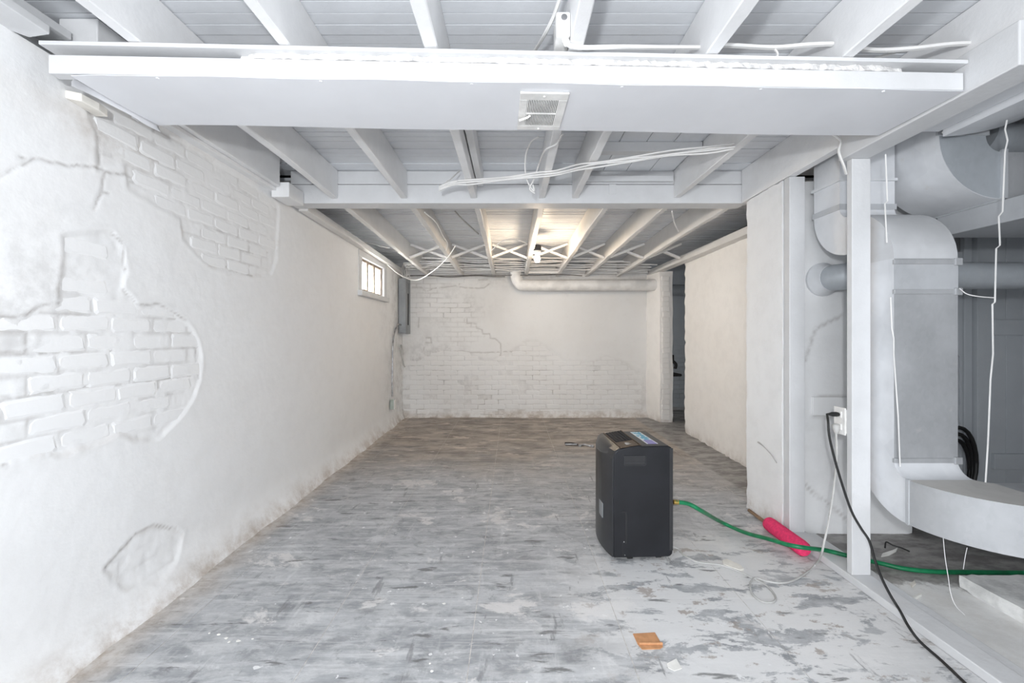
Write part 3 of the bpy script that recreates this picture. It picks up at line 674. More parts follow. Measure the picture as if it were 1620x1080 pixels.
MB().box(dx0-.004, dx0+.012, 1.922, 1.938, .364, .568).build('seam_strip', 'galv_paint', da)
m.v = [(x, yy, z) for x, yy, z in m.v]; m.build('dust_layer', 'duct_dusty', da)

# round-heel elbow and plenum by the ceiling
pe = empty('plenum_elbow', (0, 0, 0)); tag(pe, 'big galvanised ceiling elbow above the furnace duct', 'duct')
cxe, cze, Ro = 2.41, 2.20, .31; n = 16
def ring2(k):
    a = PI+PI/2*k/n; c_, s_ = math.cos(a), math.sin(a); q0 = (cxe+Ro*c_, cze+Ro*s_); q1 = (cxe+.08*c_, cze+.08*s_)
    return [(q0[0], 2.10, q0[1]), (q0[0], 2.45, q0[1]), (q1[0], 2.45, q1[1]), (q1[0], 2.10, q1[1])]
MB().loft([[(2.10, 2.10, 2.395), (2.10, 2.45, 2.395), (2.33, 2.45, 2.395), (2.33, 2.10, 2.395)]]+[ring2(k) for k in range(n+1)]).build('heel_elbow', 'duct_white', pe, True)
gp = [(cxe+(Ro-.002)*math.cos(PI+PI/2*k/n), 2.0985, cze+(Ro-.002)*math.sin(PI+PI/2*k/n)) for k in range(n+1)]
gp = [(2.102, 2.0985, 2.38)]+gp+[(2.41, 2.0985, 2.12)]+[(cxe+.08*math.cos(PI+PI/2*k/n), 2.0985, cze+.08*math.sin(PI+PI/2*k/n)) for k in reversed(range(n+1))]+[(2.33, 2.0985, 2.38)]
MB().prism(gp, (0, -.001, 0)).build('galvanised_cheek', 'pipe_galv', pe)
MB().box(2.41, 3.2, 2.10, 2.45, 1.89, 2.12).build('plenum_box', 'galvanised', pe)
MB().tube([(2.41, 2.09, 1.888), (2.41, 2.46, 1.888)], .006, 8).build('standing_seam', 'galv_paint', pe)
MB().box(2.41, 3.2, 1.55, 2.42, 1.772, 1.884).build('return_plenum', 'galv_paint', pe, bevel=.004)
MB().box(2.40, 2.425, 2.085, 2.10, 1.89, 2.13).build('seam_strip', 'galv_paint', pe)
MB().box(2.085, 2.34, 2.09, 2.10, 2.20, 2.222).build('collar_strip', 'galv_paint', pe)
# ceiling runs over the side room
cr = empty('ceiling_duct', (0, 0, 0)); tag(cr, 'shallow white duct running under the side room ceiling', 'duct')
MB().box(1.83, 2.06, .9, 2.06, 2.20, 2.31).build('trunk', 'duct_white', cr, bevel=.004)
MB().loft([[(2.06+.5*q, yy, 2.168-.03*math.sin(PI*q)+.14*q) for q in [k/10 for k in range(11)]]+[(2.56, yy, 2.39), (2.06, yy, 2.39)] for yy in (.9, 2.04)]).build('curved_trunk', 'duct_white', cr, True)
MB().tube([(2.07, .9, 2.193), (2.07, 2.05, 2.193)], .006, 8).build('standing_seam', 'cable_white', cr)
m = MB().tube(smooth_path([(2.50, 2.29, 2.27), (2.60, 2.29, 2.25), (2.75, 2.29, 2.245), (3.0, 2.29, 2.245), (3.2, 2.29, 2.245)], 6), .10, 20); o = m.build('round_duct', 'pipe_galv', None, True); tag(o, 'round grey duct elbow at the upper right above the plenum', 'duct')

# vent pipe from the pier
vp = empty('vent_pipe', P(1302, 442, 2.61)); tag(vp, 'grey round vent pipe leaving a flared collar in the pier', 'pipe')
zc = 0.0
m = MB().loft([[(rr*math.cos(a), yy, rr*math.sin(a)) for a in [2*PI*k/28 for k in range(28)]] for rr, yy in ((.102, .015), (.102, -.006), (.094, -.014), (.078, -.05), (.076, -.075))]); m.build('flared_collar', 'duct_white', vp, True)
pp = smooth_path([(0, -.03, 0), (.01, -.09, 0), (.045, -.145, 0), (.11, -.165, 0), (.22, -.17, 0)], 5)+[Vector((2.4, -.17, 0))]
MB().tube(pp, .077, 24).build('pipe', 'pipe_galv', vp, True)
MB().tube([(.10, -.163, 0), (.118, -.166, 0)], .0795, 24).build('crimp_ring', 'galv_paint', vp, True)

# strap hangers and loose wires by the ducts
def wire(name, pts, r, mat, label, cat, k=1, n=6, group=None, parent=None):
    pts = smooth_path(pts, k) if k > 1 else pts
    o = MB().tube(pts, r, n).build(name, mat, parent, True)
    if label: tag(o, label, cat, group)
    return o
wire('hanger_wire', [P(1401,244,1.97), P(1404,318,1.97), P(1400,322,1.97), P(1403,384,1.97)], .003, 'cable_white', 'short kinked white hanger wire in front of the ceiling elbow', 'wire')
wire('hanger_wire', [P(1593,190,1.9), P(1590,205,1.9), P(1594,222,1.9), P(1590,240,1.9), P(1586,335,1.92), P(1580,342,1.92), P(1582,388,1.92), P(1576,393,1.92), P(1574,478,1.92), P(1570,481,1.92), P(1571,560,1.92), P(1567,600,1.92), P(1563,700,1.92), P(1559,764,1.90)], .0032, 'cable_white', 'long kinked white hanger wire in front of the plank door', 'wire')
wire('loose_wire', [P(1409,470,1.985), P(1411,520,1.985), P(1414,535,1.985), P(1414,560,1.985), P(1421,660,1.985), P(1424,738,1.985)], .0028, 'cable_white', 'thin white wire hanging down the front edge of the furnace duct', 'wire')
wire('loose_wire', [P(1518,456,1.98), P(1530,465,1.95), P(1550,469,1.93), P(1574,471,1.92)], .0022, 'cable_white', 'thin white wire slung from the duct corner to the hanger', 'wire', 4)
wire('cobweb_strand', [P(1492,848,1.80), P(1495,880,1.79), P(1500,912,1.78), P(1504,938,1.77), P(1512,958,1.76), P(1526,972,1.76)], .0013, 'web', 'longer dusty cobweb strand hanging below the flat duct elbow', 'cobweb', 4, 5)
wire('cobweb_strand', [P(1530,866,1.72), P(1527,880,1.72), P(1524,900,1.73)], .0011, 'web', 'shorter dusty cobweb strand under the flat duct elbow', 'cobweb', 4, 5)

# black hose coil on the side wall
hc = empty('hose_coil', (3.27, 3.12, .285)); tag(hc, 'black coiled hose hanging in the shadow beside the plank door', 'hose')
for k in range(3):
    MB().tube([((.125-.012*k)*math.cos(a)+.01*k, .02*k, (.26-.02*k)*math.sin(a)-.03*k) for a in [2*PI*j/24 for j in range(25)]], .014, 8, False).build('loop', 'black_rubber', hc, True)

# ================================================================== ELECTRICAL
# outlet on the back of the tall post
ob = empty('wall_outlet', (1.672, 2.137, 0)); tag(ob, 'white duplex outlet box fixed behind the tall post', 'outlet')
zt, zb_ = P(0,645,2.15).z, P(0,688,2.15).z
MB().box(.003, .06, .0, .066, zb_+.008, zt-.008).build('box', 'porcelain', ob, bevel=.003)
MB().box(-.004, .0025, .0, .074, zb_, zt).build('cover_plate', 'porcelain', ob, bevel=.002)
zm = (zt+zb_)/2
for dz in (.032, -.030): MB().box(-.009, -.0035, .02, .056, zm+dz-.016, zm+dz+.016).build('receptacle', 'porcelain', ob, bevel=.004)
# black cord and grey cord
bk = empty('power_cord', (0, 0, 0)); tag(bk, 'black power cord plugged in the outlet and trailing over the sill', 'cord')
yo = 2.137+.038; zp = zm+.032
MB().loft([[(x, yo+s*math.cos(a), zp+s*.75*math.sin(a)) for a in [2*PI*k/10 for k in range(10)]] for x, s in ((1.662, .014), (1.652, .016), (1.632, .015), (1.618, .009), (1.604, .006))]).build('plug', 'black_rubber', bk, True)
def D(px, py, Y): return P(px, py, Y)
bp = [Vector((1.606, yo, zp)), D(1310,666,2.13), D(1312,690,2.12), D(1320,724,2.11), D(1332,765,2.09), D(1347,808,2.07), D(1362,835,2.04), D(1375,855,2.01), D(1384,885,1.97), D(1394,912,1.93), D(1408,940,1.88), D(1424,966,1.83)]
bp += [G(1437,990,.045), G(1456,1015,.02), G(1490,1045,.006), G(1532,1085,.006), G(1580,1130,.006), G(1640,1200,.006)]
MB().tube(smooth_path(bp, 6), .0055, 8).build('cord', 'black_rubber', bk, True)
gk = empty('power_cord', (0, 0, 0)); tag(gk, 'grey power cord looping over the floor from dehumidifier to outlet', 'cord')
zq = zm-.030
MB().loft([[(1.652+s*1.0*math.cos(a), yo+s*math.sin(a), z_) for a in [2*PI*k/10 for k in range(10)]] for z_, s in ((zq+.014, .010), (zq+.008, .018), (zq-.008, .017), (zq-.028, .011), (zq-.036, .006))]).build('plug', 'cable_grey', gk, True)
gp_ = [Vector((1.652, yo, zq-.034)), D(1324,720,2.16), D(1321,756,2.15), D(1317,788,2.14), D(1310,830,2.12), D(1304,856,2.10)]
gp_ += [D(1299,878,2.12), G(1290,893,.006), G(1275,906,.006), G(1255,918,.006), G(1235,922,.006), G(1212,919,.006), G(1196,914,.010), G(1187,922,.014), G(1190,938,.010), G(1205,951,.006), G(1222,952,.006), G(1227,944,.006), G(1215,928,.006), G(1198,918,.006), G(1186,912,.006), G(1165,902,.006), G(1138,893,.006), G(1105,889,.006), G(1082,878,.006), G(1073,868,.006), Vector((.86, 2.42, .04))]
MB().tube(smooth_path(gp_, 5), .0048, 8).build('cord', 'cable_grey', gk, True)

# junction box on the joist above the register
jb = empty('junction_box', (0, 0, 0)); tag(jb, 'white metal junction box on the joist above the vent register', 'box')
b0 = Vector((.125, 1.30, 2.155))
MB().box(.148, .196, 1.43, 1.52, 2.222, 2.305).build('box', 'porcelain', jb, bevel=.006, seg=3)
MB().tube([(.175, 1.4275, 2.285), (.175, 1.4325, 2.285)], .0105, 14).build('knockout', 'steel_dull', jb)
MB().tube([(.180, 1.45, 2.224), (.185, 1.44, 2.205)], .012, 10).build('clamp', 'porcelain', jb)
wire('ceiling_cable', [(.185,1.44,2.205), (.20,1.44,2.196), (.25,1.445,2.194), (.38,1.48,2.22), (.53,1.52,2.245), (.68,1.55,2.265)], .0075, 'cable_white', 'white cable drooping from the junction box to the pierced joist', 'cable', 6)
wire('ceiling_cable', [(.72,1.55,2.27), (.80,1.55,2.272), (.95,1.55,2.265), (1.08,1.55,2.275), (1.165,1.55,2.278)], .0085, 'cable_white', 'white cable through the joist bay above the soffit, middle of three', 'cable', 6)
wire('ceiling_cable', [(1.215,1.55,2.27), (1.32,1.55,2.255), (1.46,1.55,2.262), (1.58,1.55,2.276), (1.66,1.55,2.28)], .0085, 'cable_white', 'white cable entering the rim board at upper right', 'cable', 6)
wire('ceiling_cable', [(1.45,1.555,2.26), (1.40,1.60,2.27), (1.35,1.75,2.30)], .006, 'cable_white', 'short white cable branching back over the soffit at right', 'cable', 5)
wire('ceiling_cable', [(.955,1.55,2.258), (.965,1.55,2.24), (.96,1.56,2.21)], .004, 'cable_white', 'white cable tie hanging over the soffit top strip', 'cable', 4)
wire('ceiling_cable', [(.185,1.1,2.37), (.175,1.30,2.355), (.15,1.46,2.33), (.12,1.56,2.32), (.09,1.75,2.38)], .0065, 'cable_white', 'white cable passing left of the junction box', 'cable', 5)
wire('ceiling_cable', [(.29,1.1,2.38), (.275,1.27,2.35), (.255,1.42,2.31)], .006, 'cable_white', 'white cable on the right face of the junction box joist', 'cable', 5)

# bundle under the joists before the crossbeam
def bundle(dy, dz, j):
    r = random.Random(j); f = lambda: r.uniform(-.008, .008)
    pts = [P(694,296,2.75), P(718,287,2.72), P(745,285,2.68), P(800,280,2.64), P(850,274,2.56), P(880,270,2.53), P(915,262,2.45), P(945,257,2.40), P(1000,250,2.36), P(1060,240,2.29), P(1120,234,2.25), P(1163,228,2.21)]
    return [p+Vector((0, dy+f(), dz+f()*.6-.006)) for p in pts]
blab = ['topmost white cable of the bundle slung under the joists before the crossbeam', 'upper middle white cable of the bundle slung under the joists', 'lower middle white cable of the bundle slung under the joists', 'lowest white cable of the bundle slung under the joists before the crossbeam']
for j in range(4): wire('bundled_cable', bundle(.010*(j % 2), .010-.0075*j, j), .0048, 'cable_white', blab[j], 'cable', 6, 6, 'cable bundle before the crossbeam')
wire('loose_cable', [P(852,216,2.35), P(840,225,2.4), P(832,245,2.5), P(831,270,2.6), P(836,290,2.64), P(845,302,2.64), P(843,292,2.64)], .0048, 'cable_white', 'loose white cable looping down left of the register joist', 'cable', 6)
wire('loose_cable', [P(890,212,2.06), P(880,228,2.16), P(862,238,2.24), P(852,262,2.5), P(844,285,2.62), P(838,298,2.64), P(846,306,2.64)], .0048, 'cable_white', 'loose white cable crossing the joist above the register and ending in a knot', 'cable', 6)
wire('loose_cable', [P(727,270,2.9), P(712,284,2.8), P(696,295,2.75), P(702,292,2.74), P(724,286,2.7)], .0045, 'cable_white', 'folded white cable end left of the third joist', 'cable', 5)
wire('ceiling_cable', [P(1310,215,2.10)+Vector((0,0,.02)), P(1329,222,2.09), P(1327,240,2.09), P(1335,262,2.095), P(1339,275,2.12)], .006, 'cable_white', 'white cable bending down beside the tall post top', 'cable', 6)

# cables crossing the joists near the far wall
lab = ['highest', 'second highest', 'third highest', 'fourth highest', 'fifth highest', 'sixth highest', 'lowest']
for k in range(7):
    r = random.Random(50+k); yy = 5.45+.095*k; z = 2.205-.012*k+r.uniform(-.006, .006); xa = [-1.15, -1.2, -1.3, -1.45, -1.3, -1.2, -1.1][k]; xb = [1.2, 1.45, 1.7, 1.95, 1.9, 1.6, 1.95][k]
    pts = [(x, yy+r.uniform(-.02, .02), z+r.uniform(-.014, .008)) for x in np.linspace(xa, xb, 15)]
    wire('house_cable', pts, .0085, 'cable_white', f'{lab[k]} of the white cables threaded through the far joists', 'cable', 4, 6, 'cables through the far joists')
for k, (yy, z, a, b) in enumerate([(6.08, 2.083, -1.45, 1.0), (6.12, 2.07, -1.5, -.1)]):
    r = random.Random(70+k); pts = [(x, yy+r.uniform(-.01, .01), z-.0*x+r.uniform(-.02, .006)) for x in np.linspace(a, b, 9)]
    wire('house_cable', pts, .006, 'cable_dark', ['long dark cable sagging along the top of the far brick wall', 'shorter dark cable sagging along the far wall by the breaker panel'][k], 'cable', 5)
# tangle above the panel
for k in range(11):
    r = random.Random(90+k); x0 = -1.56+.010*k; y0_ = 6.12+.02*(k % 5)
    pts = [(x0, y0_, 2.035), (x0+r.uniform(-.02, .02), y0_-.05, 2.11+r.uniform(0, .05)), (x0+r.uniform(0, .12), y0_-r.uniform(.15, .4), 2.16+r.uniform(-.03, .06)), (x0+r.uniform(.05, .35), y0_-r.uniform(.2, .6), 2.15+r.uniform(-.03, .05)), (x0+r.uniform(.35, .6), y0_-r.uniform(0, .6), 2.19+r.uniform(-.02, .02))]
    wire('panel_cable', pts, .0055, 'cable_white', 'white cable of the tangle above the breaker panel', 'cable', 5, 6, 'tangle of cables above the breaker panel')
wire('loose_cable', [P(612,418,5.3), P(635,436,5.5), P(660,443,5.6), P(690,425,5.2), P(710,405,4.8), P(721,388,4.4)], .006, 'cable_white', 'long white cable drooping from window corner up to the second far joist', 'cable', 6)
wire('loose_cable', [P(576,383,4.9), P(590,386,4.9), P(605,390,4.9), P(616,392,4.95)], .005, 'cable_white', 'white cable above the window before the first far joist', 'cable', 5)
wire('loose_cable', [P(672,336,3.35), P(690,352,3.6), P(700,372,3.9), P(708,385,4.2), P(706,396,4.4)], .005, 'cable_white', 'thin cable running along the second far joist', 'cable', 5)
wire('loose_cable', [P(720,334,3.90), P(735,350,4.22), P(757,370,4.68)], .007, 'cable_grey', 'grey cable crossing the ceiling boards behind the crossbeam', 'cable', 5)
wire('loose_cable', [P(778,396,4.5), P(793,382,4.3), P(812,378,4.3), P(832,384,4.4)], .005, 'cable_white', 'white cable arching toward the lit bulb joist', 'cable', 6)
wire('loose_cable', [P(1063,334,3.1), P(1066,350,3.3), P(1073,366,3.6)], .005, 'cable_white', 'short white cable in the bay near the cream wall', 'cable', 5)

# bulb on its socket
bl = empty('light_bulb', (.272, 4.6, 2.05)); tag(bl, 'lit bare bulb in a dark socket beside a far joist', 'light bulb')
prof = [(.002, -.045), (.018, -.042), (.029, -.028), (.032, -.010), (.029, .008), (.020, .028), (.014, .042), (.013, .050)]
MB().loft([[(r*math.cos(a), r*math.sin(a), z) for a in [2*PI*k/20 for k in range(20)]] for r, z in prof]).build('bulb', 'bulb_glow', bl, True)
MB().loft([[(r*math.cos(a), r*math.sin(a), z) for a in [2*PI*k/20 for k in range(20)]] for r, z in ((.033, .048), (.044, .052), (.046, .07), (.040, .078))]).build('socket_ring', 'porcelain', bl, True)
MB().loft([[(r*math.cos(a), r*math.sin(a), z) for a in [2*PI*k/20 for k in range(20)]] for r, z in ((.036, .0785), (.042, .09), (.044, .135), (.030, .14))]).build('socket', 'leather_dark', bl, True)
MB().box(-.045, .0, -.012, .012, .12, .135).build('bracket', 'steel_dull', bl)

# breaker panel, conduit, coil
bp_ = empty('breaker_panel', (XL+.012, 6.08, 1.247)); tag(bp_, 'grey metal breaker panel in the far left corner', 'electrical panel')
MB().box(0, .098, 0, .30, 0, .785).build('cabinet', 'panel_grey', bp_, bevel=.004)
m = MB(); m.box(.099, .106, -.008, .308, -.008, .05).box(.099, .106, -.008, .308, .735, .793).box(.099, .106, -.008, .10, .05, .735).box(.099, .106, .19, .308, .05, .735); m.build('cover', 'panel_grey', bp_, bevel=.002)
MB().box(.0985, .1005, .09, .20, .12, .58).build('breaker_slot', 'dark', bp_)
cd = empty('conduit', (0, 0, 0)); tag(cd, 'thin grey conduit from the breaker panel down to the small outlet box', 'conduit')
x_ = XL+.028
MB().tube(smooth_path([(x_+.02, 6.07, 1.37), (x_+.01, 5.98, 1.36), (x_, 5.84, 1.28), (x_, 5.74, 1.10), (x_, 5.72, .9), (x_, 5.70, .6), (x_, 5.71, .40)], 6), .011, 8).build('tube', 'steel_dull', cd, True)
ox = empty('outlet_box', (XL+.012, 5.66, .235)); tag(ox, 'small green-grey outlet box low on the left wall', 'outlet')
MB().box(0, .05, 0, .085, 0, .125).build('box', 'box_green', ox, bevel=.004); MB().box(.051, .058, -.004, .089, -.004, .129).build('cover', 'porcelain', ox, bevel=.002)
cc = empty('cable_coil', (XL+.03, 6.12, .95)); tag(cc, 'coiled grey cable hanging under the breaker panel', 'cable')
for k in range(5):
    r = random.Random(k); MB().tube(smooth_path([(.0+.004*k, .0, .13), (.012, -.05-.008*k, .06), (.02, -.015, -.04), (.03, .03, -.12-.01*k), (.04, .07+.01*k, -.19), (.035, .05, -.16), (.025, .03, -.04), (.012, .045+.006*k, .06), (.004*k, 0, .13)], 5), .0055, 6, False).build('loop', 'cable_grey', cc, True)

# white duct pipe along the far wall
fp = empty('far_pipe', (0, 0, 0)); tag(fp, 'white round duct pipe along the top of the far brick wall', 'pipe')
yp = 6.13; zc = P(0,451,yp).z
MB().tube(smooth_path([(.055, yp, 2.28), (.055, yp, 2.13), (.065, yp, 2.04), (.12, yp, zc+.012), (.22, yp, zc), (.4, yp, zc)], 5)+[Vector((2.08, yp, zc+.004))], .082, 24).build('pipe', 'pipe_white', fp, True)
for x in (.24, 1.0): MB().tube([(x, yp, zc), (x+.012, yp, zc)], .0845, 24).build('crimp_ring', 'pipe_white', fp, True)
MB().box(.20, .72, 6.05, 6.075, 2.095, 2.135).build('hanger_board', 'far_paint', fp)
o = MB().tube([(2.22, 6.6, zc-.02), (3.3, 6.6, zc-.02)], .085, 20).build('alcove_pipe', 'pipe_galv', None, True); tag(o, 'grey pipe crossing the alcove behind the opening', 'pipe')
vv = empty('valve', P(1063, 578, 6.7)); tag(vv, 'dark pipe valve and spout on the alcove wall behind the opening', 'valve')
MB().tube(smooth_path([(-.06, .05, .10), (.0, .02, .08), (.06, 0, .02), (.05, 0, -.05)], 5), .025, 10).build('spout', 'leather_dark', vv, True)
MB().tube([(-.01, .03, .12), (-.01, .27, .12)], .02, 10).build('pipe_stub', 'leather_dark', vv, True)
MB().box(-.05, .03, -.02, .05, .07, .17).build('valve_body', 'black_rubber', vv, bevel=.01)
MB().tube([(-.08, 0, -.13), (.15, 0, -.15)], .028, 10, rs=[.045, .018]).build('handle', 'leather_dark', vv, True)

# ================================================================== DEHUMIDIFIER
dh = empty('dehumidifier', (.545, 2.285, 0), math.radians(3.0)); tag(dh, 'black portable dehumidifier on casters in the middle of the floor', 'dehumidifier')
DW = .365
def rc(cx, cz, r, a0, a1, n=5): return [(cx+r*math.cos(math.radians(a0+(a1-a0)*i/n)), cz+r*math.sin(math.radians(a0+(a1-a0)*i/n))) for i in range(n+1)]
prof = [(0.0, .028), (-.001, .35), (.001, .565)]+rc(.040, .570, .038, 180, 105)+[(.09, .620), (.152, .628), (.158, .620), (.295, .620)]+rc(.300, .598, .022, 80, 0)+[(.326, .3), (.322, .06)]+rc(.296, .052, .026, 0, -90)
MB().prism([(x, 0, z) for x, z in prof], (0, DW, 0)).build('body', 'black_plastic', dh, True, .006, 3)
# bowed front panel
m = MB(); n = 12; rings = []
for i in range(n+1):
    t = i/n; b = .028*math.sin(math.pi*t)**.8
    rings.append([(.004, .006+t*(DW-.012), .03), (-.006-b, .006+t*(DW-.012), .03), (-.006-b, .006+t*(DW-.012), .555), (.0-b*.6, .006+t*(DW-.012), .575), (.006, .006+t*(DW-.012), .58)])
m.loft(rings).build('front_panel', 'grey_plastic', dh, True)
m = MB(); rings = []
for i in range(n+1):
    t = i/n; b = .028*math.sin(math.pi*t)**.8; yy = .004+t*(DW-.008)
    rings.append([(-.004-b, yy, .562), (.006-b*.5, yy, .598), (.034, yy, .614), (.034, yy, .600), (.004, yy, .575)])
m.loft(rings).build('front_rim', 'grey_plastic', dh, True)
def topz(x): return .6125+(x-.045)*(.0155/.107)
def slab(x0, x1, y0, y1, h, name, mat, lift=0):
    MB().prism([(x0, y0, topz(x0)+lift), (x1, y0, topz(x1)+lift), (x1, y0, topz(x1)+lift+h), (x0, y0, topz(x0)+lift+h)], (0, y1-y0, 0)).build(name, mat, dh)
slab(.046, .142, .012, .120, .0025, 'control_panel', 'bronze'); slab(.046, .142, .122, .350, .0012, 'grille_well', 'dark')
slab(.038, .0435, .008, .355, .005, 'trim_strip', 'bronze'); slab(.1445, .150, .008, .355, .005, 'trim_strip', 'bronze')
for i in range(13):
    y_ = .126+i*.0172; slab(.046, .142, y_, y_+.0075, .0030, 'grille_slat', 'black_plastic', .0015)
m = MB()
for i in range(5): x_ = .058+i*.018; m.add([(x_, .124, topz(x_)+.0049), (x_+.004, .124, topz(x_)+.0049), (x_+.004, .35, topz(x_)+.0049), (x_, .35, topz(x_)+.0049), (x_, .124, topz(x_)+.003), (x_+.004, .124, topz(x_)+.003), (x_+.004, .35, topz(x_)+.003), (x_, .35, topz(x_)+.003)], [(0,1,2,3),(7,6,5,4),(0,4,5,1),(1,5,6,2),(2,6,7,3),(3,7,4,0)])
m.build('grille_rib', 'black_plastic', dh)
m = MB(); m.box(.085, .115, .05, .053, .6215, .6245).box(.085, .115, .075, .078, .6215, .6245).box(.083, .086, .05, .078, .6205, .6245); m.build('button_outline', 'cable_grey', dh)
MB().box(.160, .300, .008, .357, .6202, .6225).build('rear_top', 'grey_plastic', dh, bevel=.001)
# sticker: white label with blue and violet print
t = NT('sticker'); ob_ = t.obj(); x, y, z = t.xyz(ob_)
c = t.mix(t.ss(t.noise(t.map(ob_, (60, 26, 1)), 1.0, 2), .44, .52), (.78, .84, .86), (.10, .42, .60)); c = t.mix(t.ss(y, .14, .13), c, (.30, .27, .60))
e = t.mth('ADD', t.ss(x, .208, .204), t.ss(x, .254, .258)); c = t.mix(t.mth('MINIMUM', e, 1.), c, (.84, .87, .88)); MAT['sticker'] = t.done(c, .35)
MB().box(.200, .262, .05, .335, .6227, .6235).build('sticker', 'sticker', dh)['label'] = 'blue and white printed sticker'
# side details facing the camera
MB().box(.058, .172, -.0015, .004, .523, .570).build('handle_recess', 'dark', dh, bevel=.002)
m = MB(); m.box(.054, .176, -.004, .0, .569, .5735).box(.054, .058, -.004, 0, .523, .57).box(.172, .176, -.004, 0, .523, .57).box(.058, .172, -.004, 0, .5195, .5235).box(.062, .168, -.0032, -.0012, .534, .540)
m.build('handle_rim', 'grey_plastic', dh)
MB().tube(smooth_path([(.046, -.0005, .272), (.060, -.0005, .272), (.066, -.0005, .262), (.067, -.0005, .20), (.066, -.0005, .118), (.060, -.0005, .108), (.048, -.0005, .108)], 4), .0032, 6).build('bucket_grip', 'dark', dh, True)
MB().tube(smooth_path([(.048, -.001, .277), (.062, -.001, .277), (.0705, -.001, .266), (.0715, -.001, .20), (.0705, -.001, .114), (.063, -.001, .103)], 4), .0016, 6).build('grip_highlight', 'grey_plastic', dh, True)  # thin paler line put in as the highlight along the groove
MB().box(.047, .0485, -.0008, .001, .03, .108).build('bucket_seam', 'dark', dh)
for p in ((.055, .113), (.060, .042)): MB().tube([(p[0], -.003, p[1]), (p[0], .0, p[1])], .0028, 8).build('screw', 'steel_dull', dh)
MB().box(-.036, -.030, .10, .17, .20, .28).build('panel_reflection', 'panel_grey', dh, bevel=.002)  # grey plate set in for light reflected on the front panel
MB().box(.305, .3235, .0-.001, .004, .06, .61).build('rear_seam', 'dark', dh)
for cx_, cy_ in ((.10, .04), (.26, .045), (.10, .32), (.26, .32)):
    cs = MB().box(cx_-.012, cx_+.012, cy_-.010, cy_+.010, .022, .030).build('caster', 'black_rubber', dh)
    MB().tube([(cx_-.013, cy_, .0135), (cx_+.013, cy_, .0135)], .0132, 14).build('wheel', 'black_rubber', cs, True)
# brass fitting and green hose
gh = empty('garden_hose', (0, 0, 0)); tag(gh, 'green garden hose from the dehumidifier across the sill into the duct room', 'hose')
hp = [P(1069, 794, 2.30)]+[P(1072,794,2.30), P(1090,797,2.31), P(1112,809,2.34), G(1142,826,.05), G(1178,842,.04), G(1215,852,.075), G(1245,861,.095), G(1272,866,.10), G(1305,870,.06), G(1338,878,.05), G(1362,884,.045), G(1390,890,.02), G(1430,899,.013), G(1480,904,.013), G(1550,905,.013), G(1625,906,.013), G(1720,906,.013)]
hp = smooth_path(hp, 6)
MB().tube(hp, .0115, 10).build('hose', 'hose_green', gh, True)
f0 = hp[0]; MB().tube([f0-Vector((.012, 0, 0)), f0+Vector((.006, 0, 0)), f0+Vector((.014, 0, -.001))], .0125, 10).build('fitting', 'brass', gh, True)

# ================================================================== SMALL THINGS ON THE FLOOR
n = 20
rings = []
for yy, rr in ((2.335, .024), (2.338, .034), (2.350, .0415), (2.37, .043), (2.5, .0425), (2.64, .043), (2.662, .0415), (2.674, .034), (2.677, .024)):
    rings.append([(1.605+rr*math.cos(2*PI*k/n), yy, .0435+rr*math.sin(2*PI*k/n)) for k in range(n)])
rings = [[(1.605-.010, 2.335, .0435)]*n]+rings
o = MB().loft(rings[1:]).build('foam_roller', 'foam_pink', None, True); tag(o, 'bright pink foam roller lying against the sill plate', 'roller')
def flat(name, mat, px, thick, label, cat, z=.0006, warp=.0):
    pts = [G(x, y, 0) for x, y in px]; m = MB().prism([(p.x, p.y, z+warp*random.random()) for p in pts], (0, 0, thick)); o = m.build(name, mat, None, bevel=.001); return tag(o, label, cat)
flat('plaster_chip', 'chip', [(1143,889),(1150,887),(1172,897),(1177,903),(1172,905),(1155,900),(1144,895)], .012, 'cream plaster chip on the floor beside the grey cord', 'chip')
cb = flat('cardboard_scrap', 'cardboard', [(1001,1003),(1036,1001),(1046,1018),(1049,1024),(1044,1027),(1016,1028),(1009,1020)], .003, 'small tan cardboard scrap on the worn floor', 'cardboard')
m = MB(); a, b = G(1011,1020), G(1048,1020); m.tube([(a.x, a.y, .006), (b.x, b.y, .006)], .005, 8); m.build('folded_edge', 'cardboard', cb, True)
flat('paper_scrap', 'paper', [(1055,1050),(1070,1042),(1079,1058),(1073,1060),(1067,1062),(1057,1057)], .0025, 'torn white paper scrap near the cardboard scrap', 'paper')
flat('plaster_chip', 'paper', [(1396,877),(1412,872),(1420,868),(1418,873),(1407,879),(1394,882)], .008, 'curved white plaster flake behind the tall post', 'chip')
flat('plaster_chip', 'chip', [(1440,925),(1447,920),(1449,925),(1443,930)], .008, 'tiny tan flake on the white floor of the duct room', 'chip')
flat('wood_sliver', 'paper', [(1440,948),(1456,941),(1458,944),(1443,952)], .012, 'small white wood sliver beside the sill plate', 'chip')
wire('bent_wire', [G(1400,866,.006), G(1402,857,.02), G(1412,862,.012), G(1425,866,.01), G(1439,872,.006)], .004, 'black_rubber', 'bent black wire on the floor behind the tall post', 'wire', 4)
o = MB().prism([(1.628, 2.705, .001), (1.655, 2.705, .001), (1.655, 2.98, .001), (1.632, 2.96, .001)], (0, 0, .012)).build('rotten_board', 'rust_wood', None, bevel=.004); tag(o, 'rotten brown board strip at the foot of the pier', 'board')
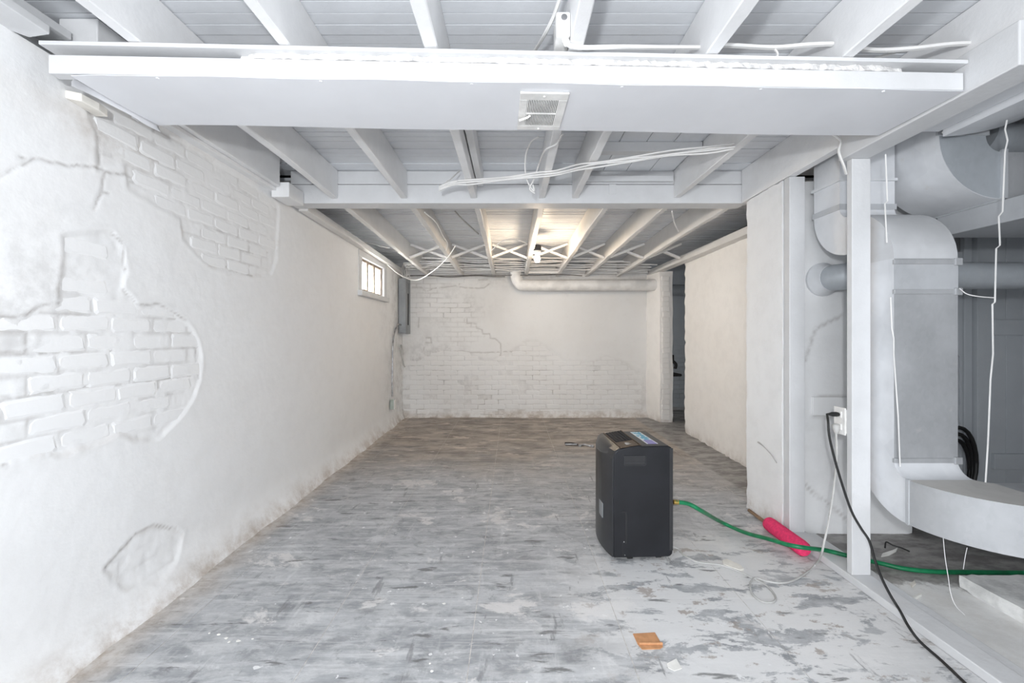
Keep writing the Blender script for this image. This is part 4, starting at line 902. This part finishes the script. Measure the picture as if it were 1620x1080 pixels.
# concrete slab block at right
sb = rough_box(2.16, 3.1, 1.2, 2.06, .0, .062, .03, .006, 7, .008).build('concrete_slab', 'stone_pale', None, True); tag(sb, 'rough white concrete slab lying on the floor at lower right', 'slab')
# old pliers
pg = empty('pliers', G(914, 706)); tag(pg, 'old metal pliers lying open on the brown floor behind the dehumidifier', 'pliers')
for s in (0, 1):
    MB().tube(smooth_path([(-.13, .10-.06*s, .012), (-.05, .085-.05*s, .014), (.0, .03, .014), (.02, .0, .013)], 5), .010, 8).build('handle', ['leather_dark', 'steel_dull'][s], pg, True)
MB().tube([(.025, 0, .003), (.025, 0, .022)], .022, 14).build('pivot', 'steel_dull', pg, True)
MB().tube(smooth_path([(.03, 0, .013), (.06, .03, .013), (.09, .02, .013), (.12, -.02, .013), (.15, -.03, .013)], 4), .012, 8).build('jaw', 'steel_dull', pg, True)
MB().tube([(.155, -.035, .001), (.155, -.035, .026)], .022, 12).build('nut', 'steel_dull', pg, True)
# plaster crumbs at left
for k, (x, y, s) in enumerate([(346,1004,5), (358,1010,6), (377,1014,6), (331,1002,4), (400,1011,4), (362,1016,4), (683,1062,5), (680,1050,4), (703,955,5)]):
    p = G(x, y); r = random.Random(k); q = s*p.y/F*.6
    m = MB().prism([(p.x+q*math.cos(a)*r.uniform(.6, 1.2), p.y+q*math.sin(a)*r.uniform(.5, 1), .0008) for a in [2*PI*j/6 for j in range(6)]], (0, 0, .0025))
    o = m.build('paint_flake', 'paper', None, bevel=.001); tag(o, 'tiny white paint flake in the loose cluster on the floor at lower left' if k < 6 else 'tiny white paint flake on the floor near the middle seam', 'flake', 'loose paint flakes at lower left' if k < 6 else 'loose paint flakes by the middle seam')
# wire hook on the pier face
wire('wire_hook', [Vector((1.652, P(1205,706,1).y*2.80, P(0,706,2.80).z)), Vector((1.648, 2.86, P(0,700,2.85).z)), Vector((1.648, 2.83, P(0,703,2.8).z)), Vector((1.650, 2.72, P(0,718,2.72).z)), Vector((1.650, 2.66, P(0,732,2.66).z))], .003, 'cable_grey', 'small wire hook on the left face of the pier', 'hook', 4)
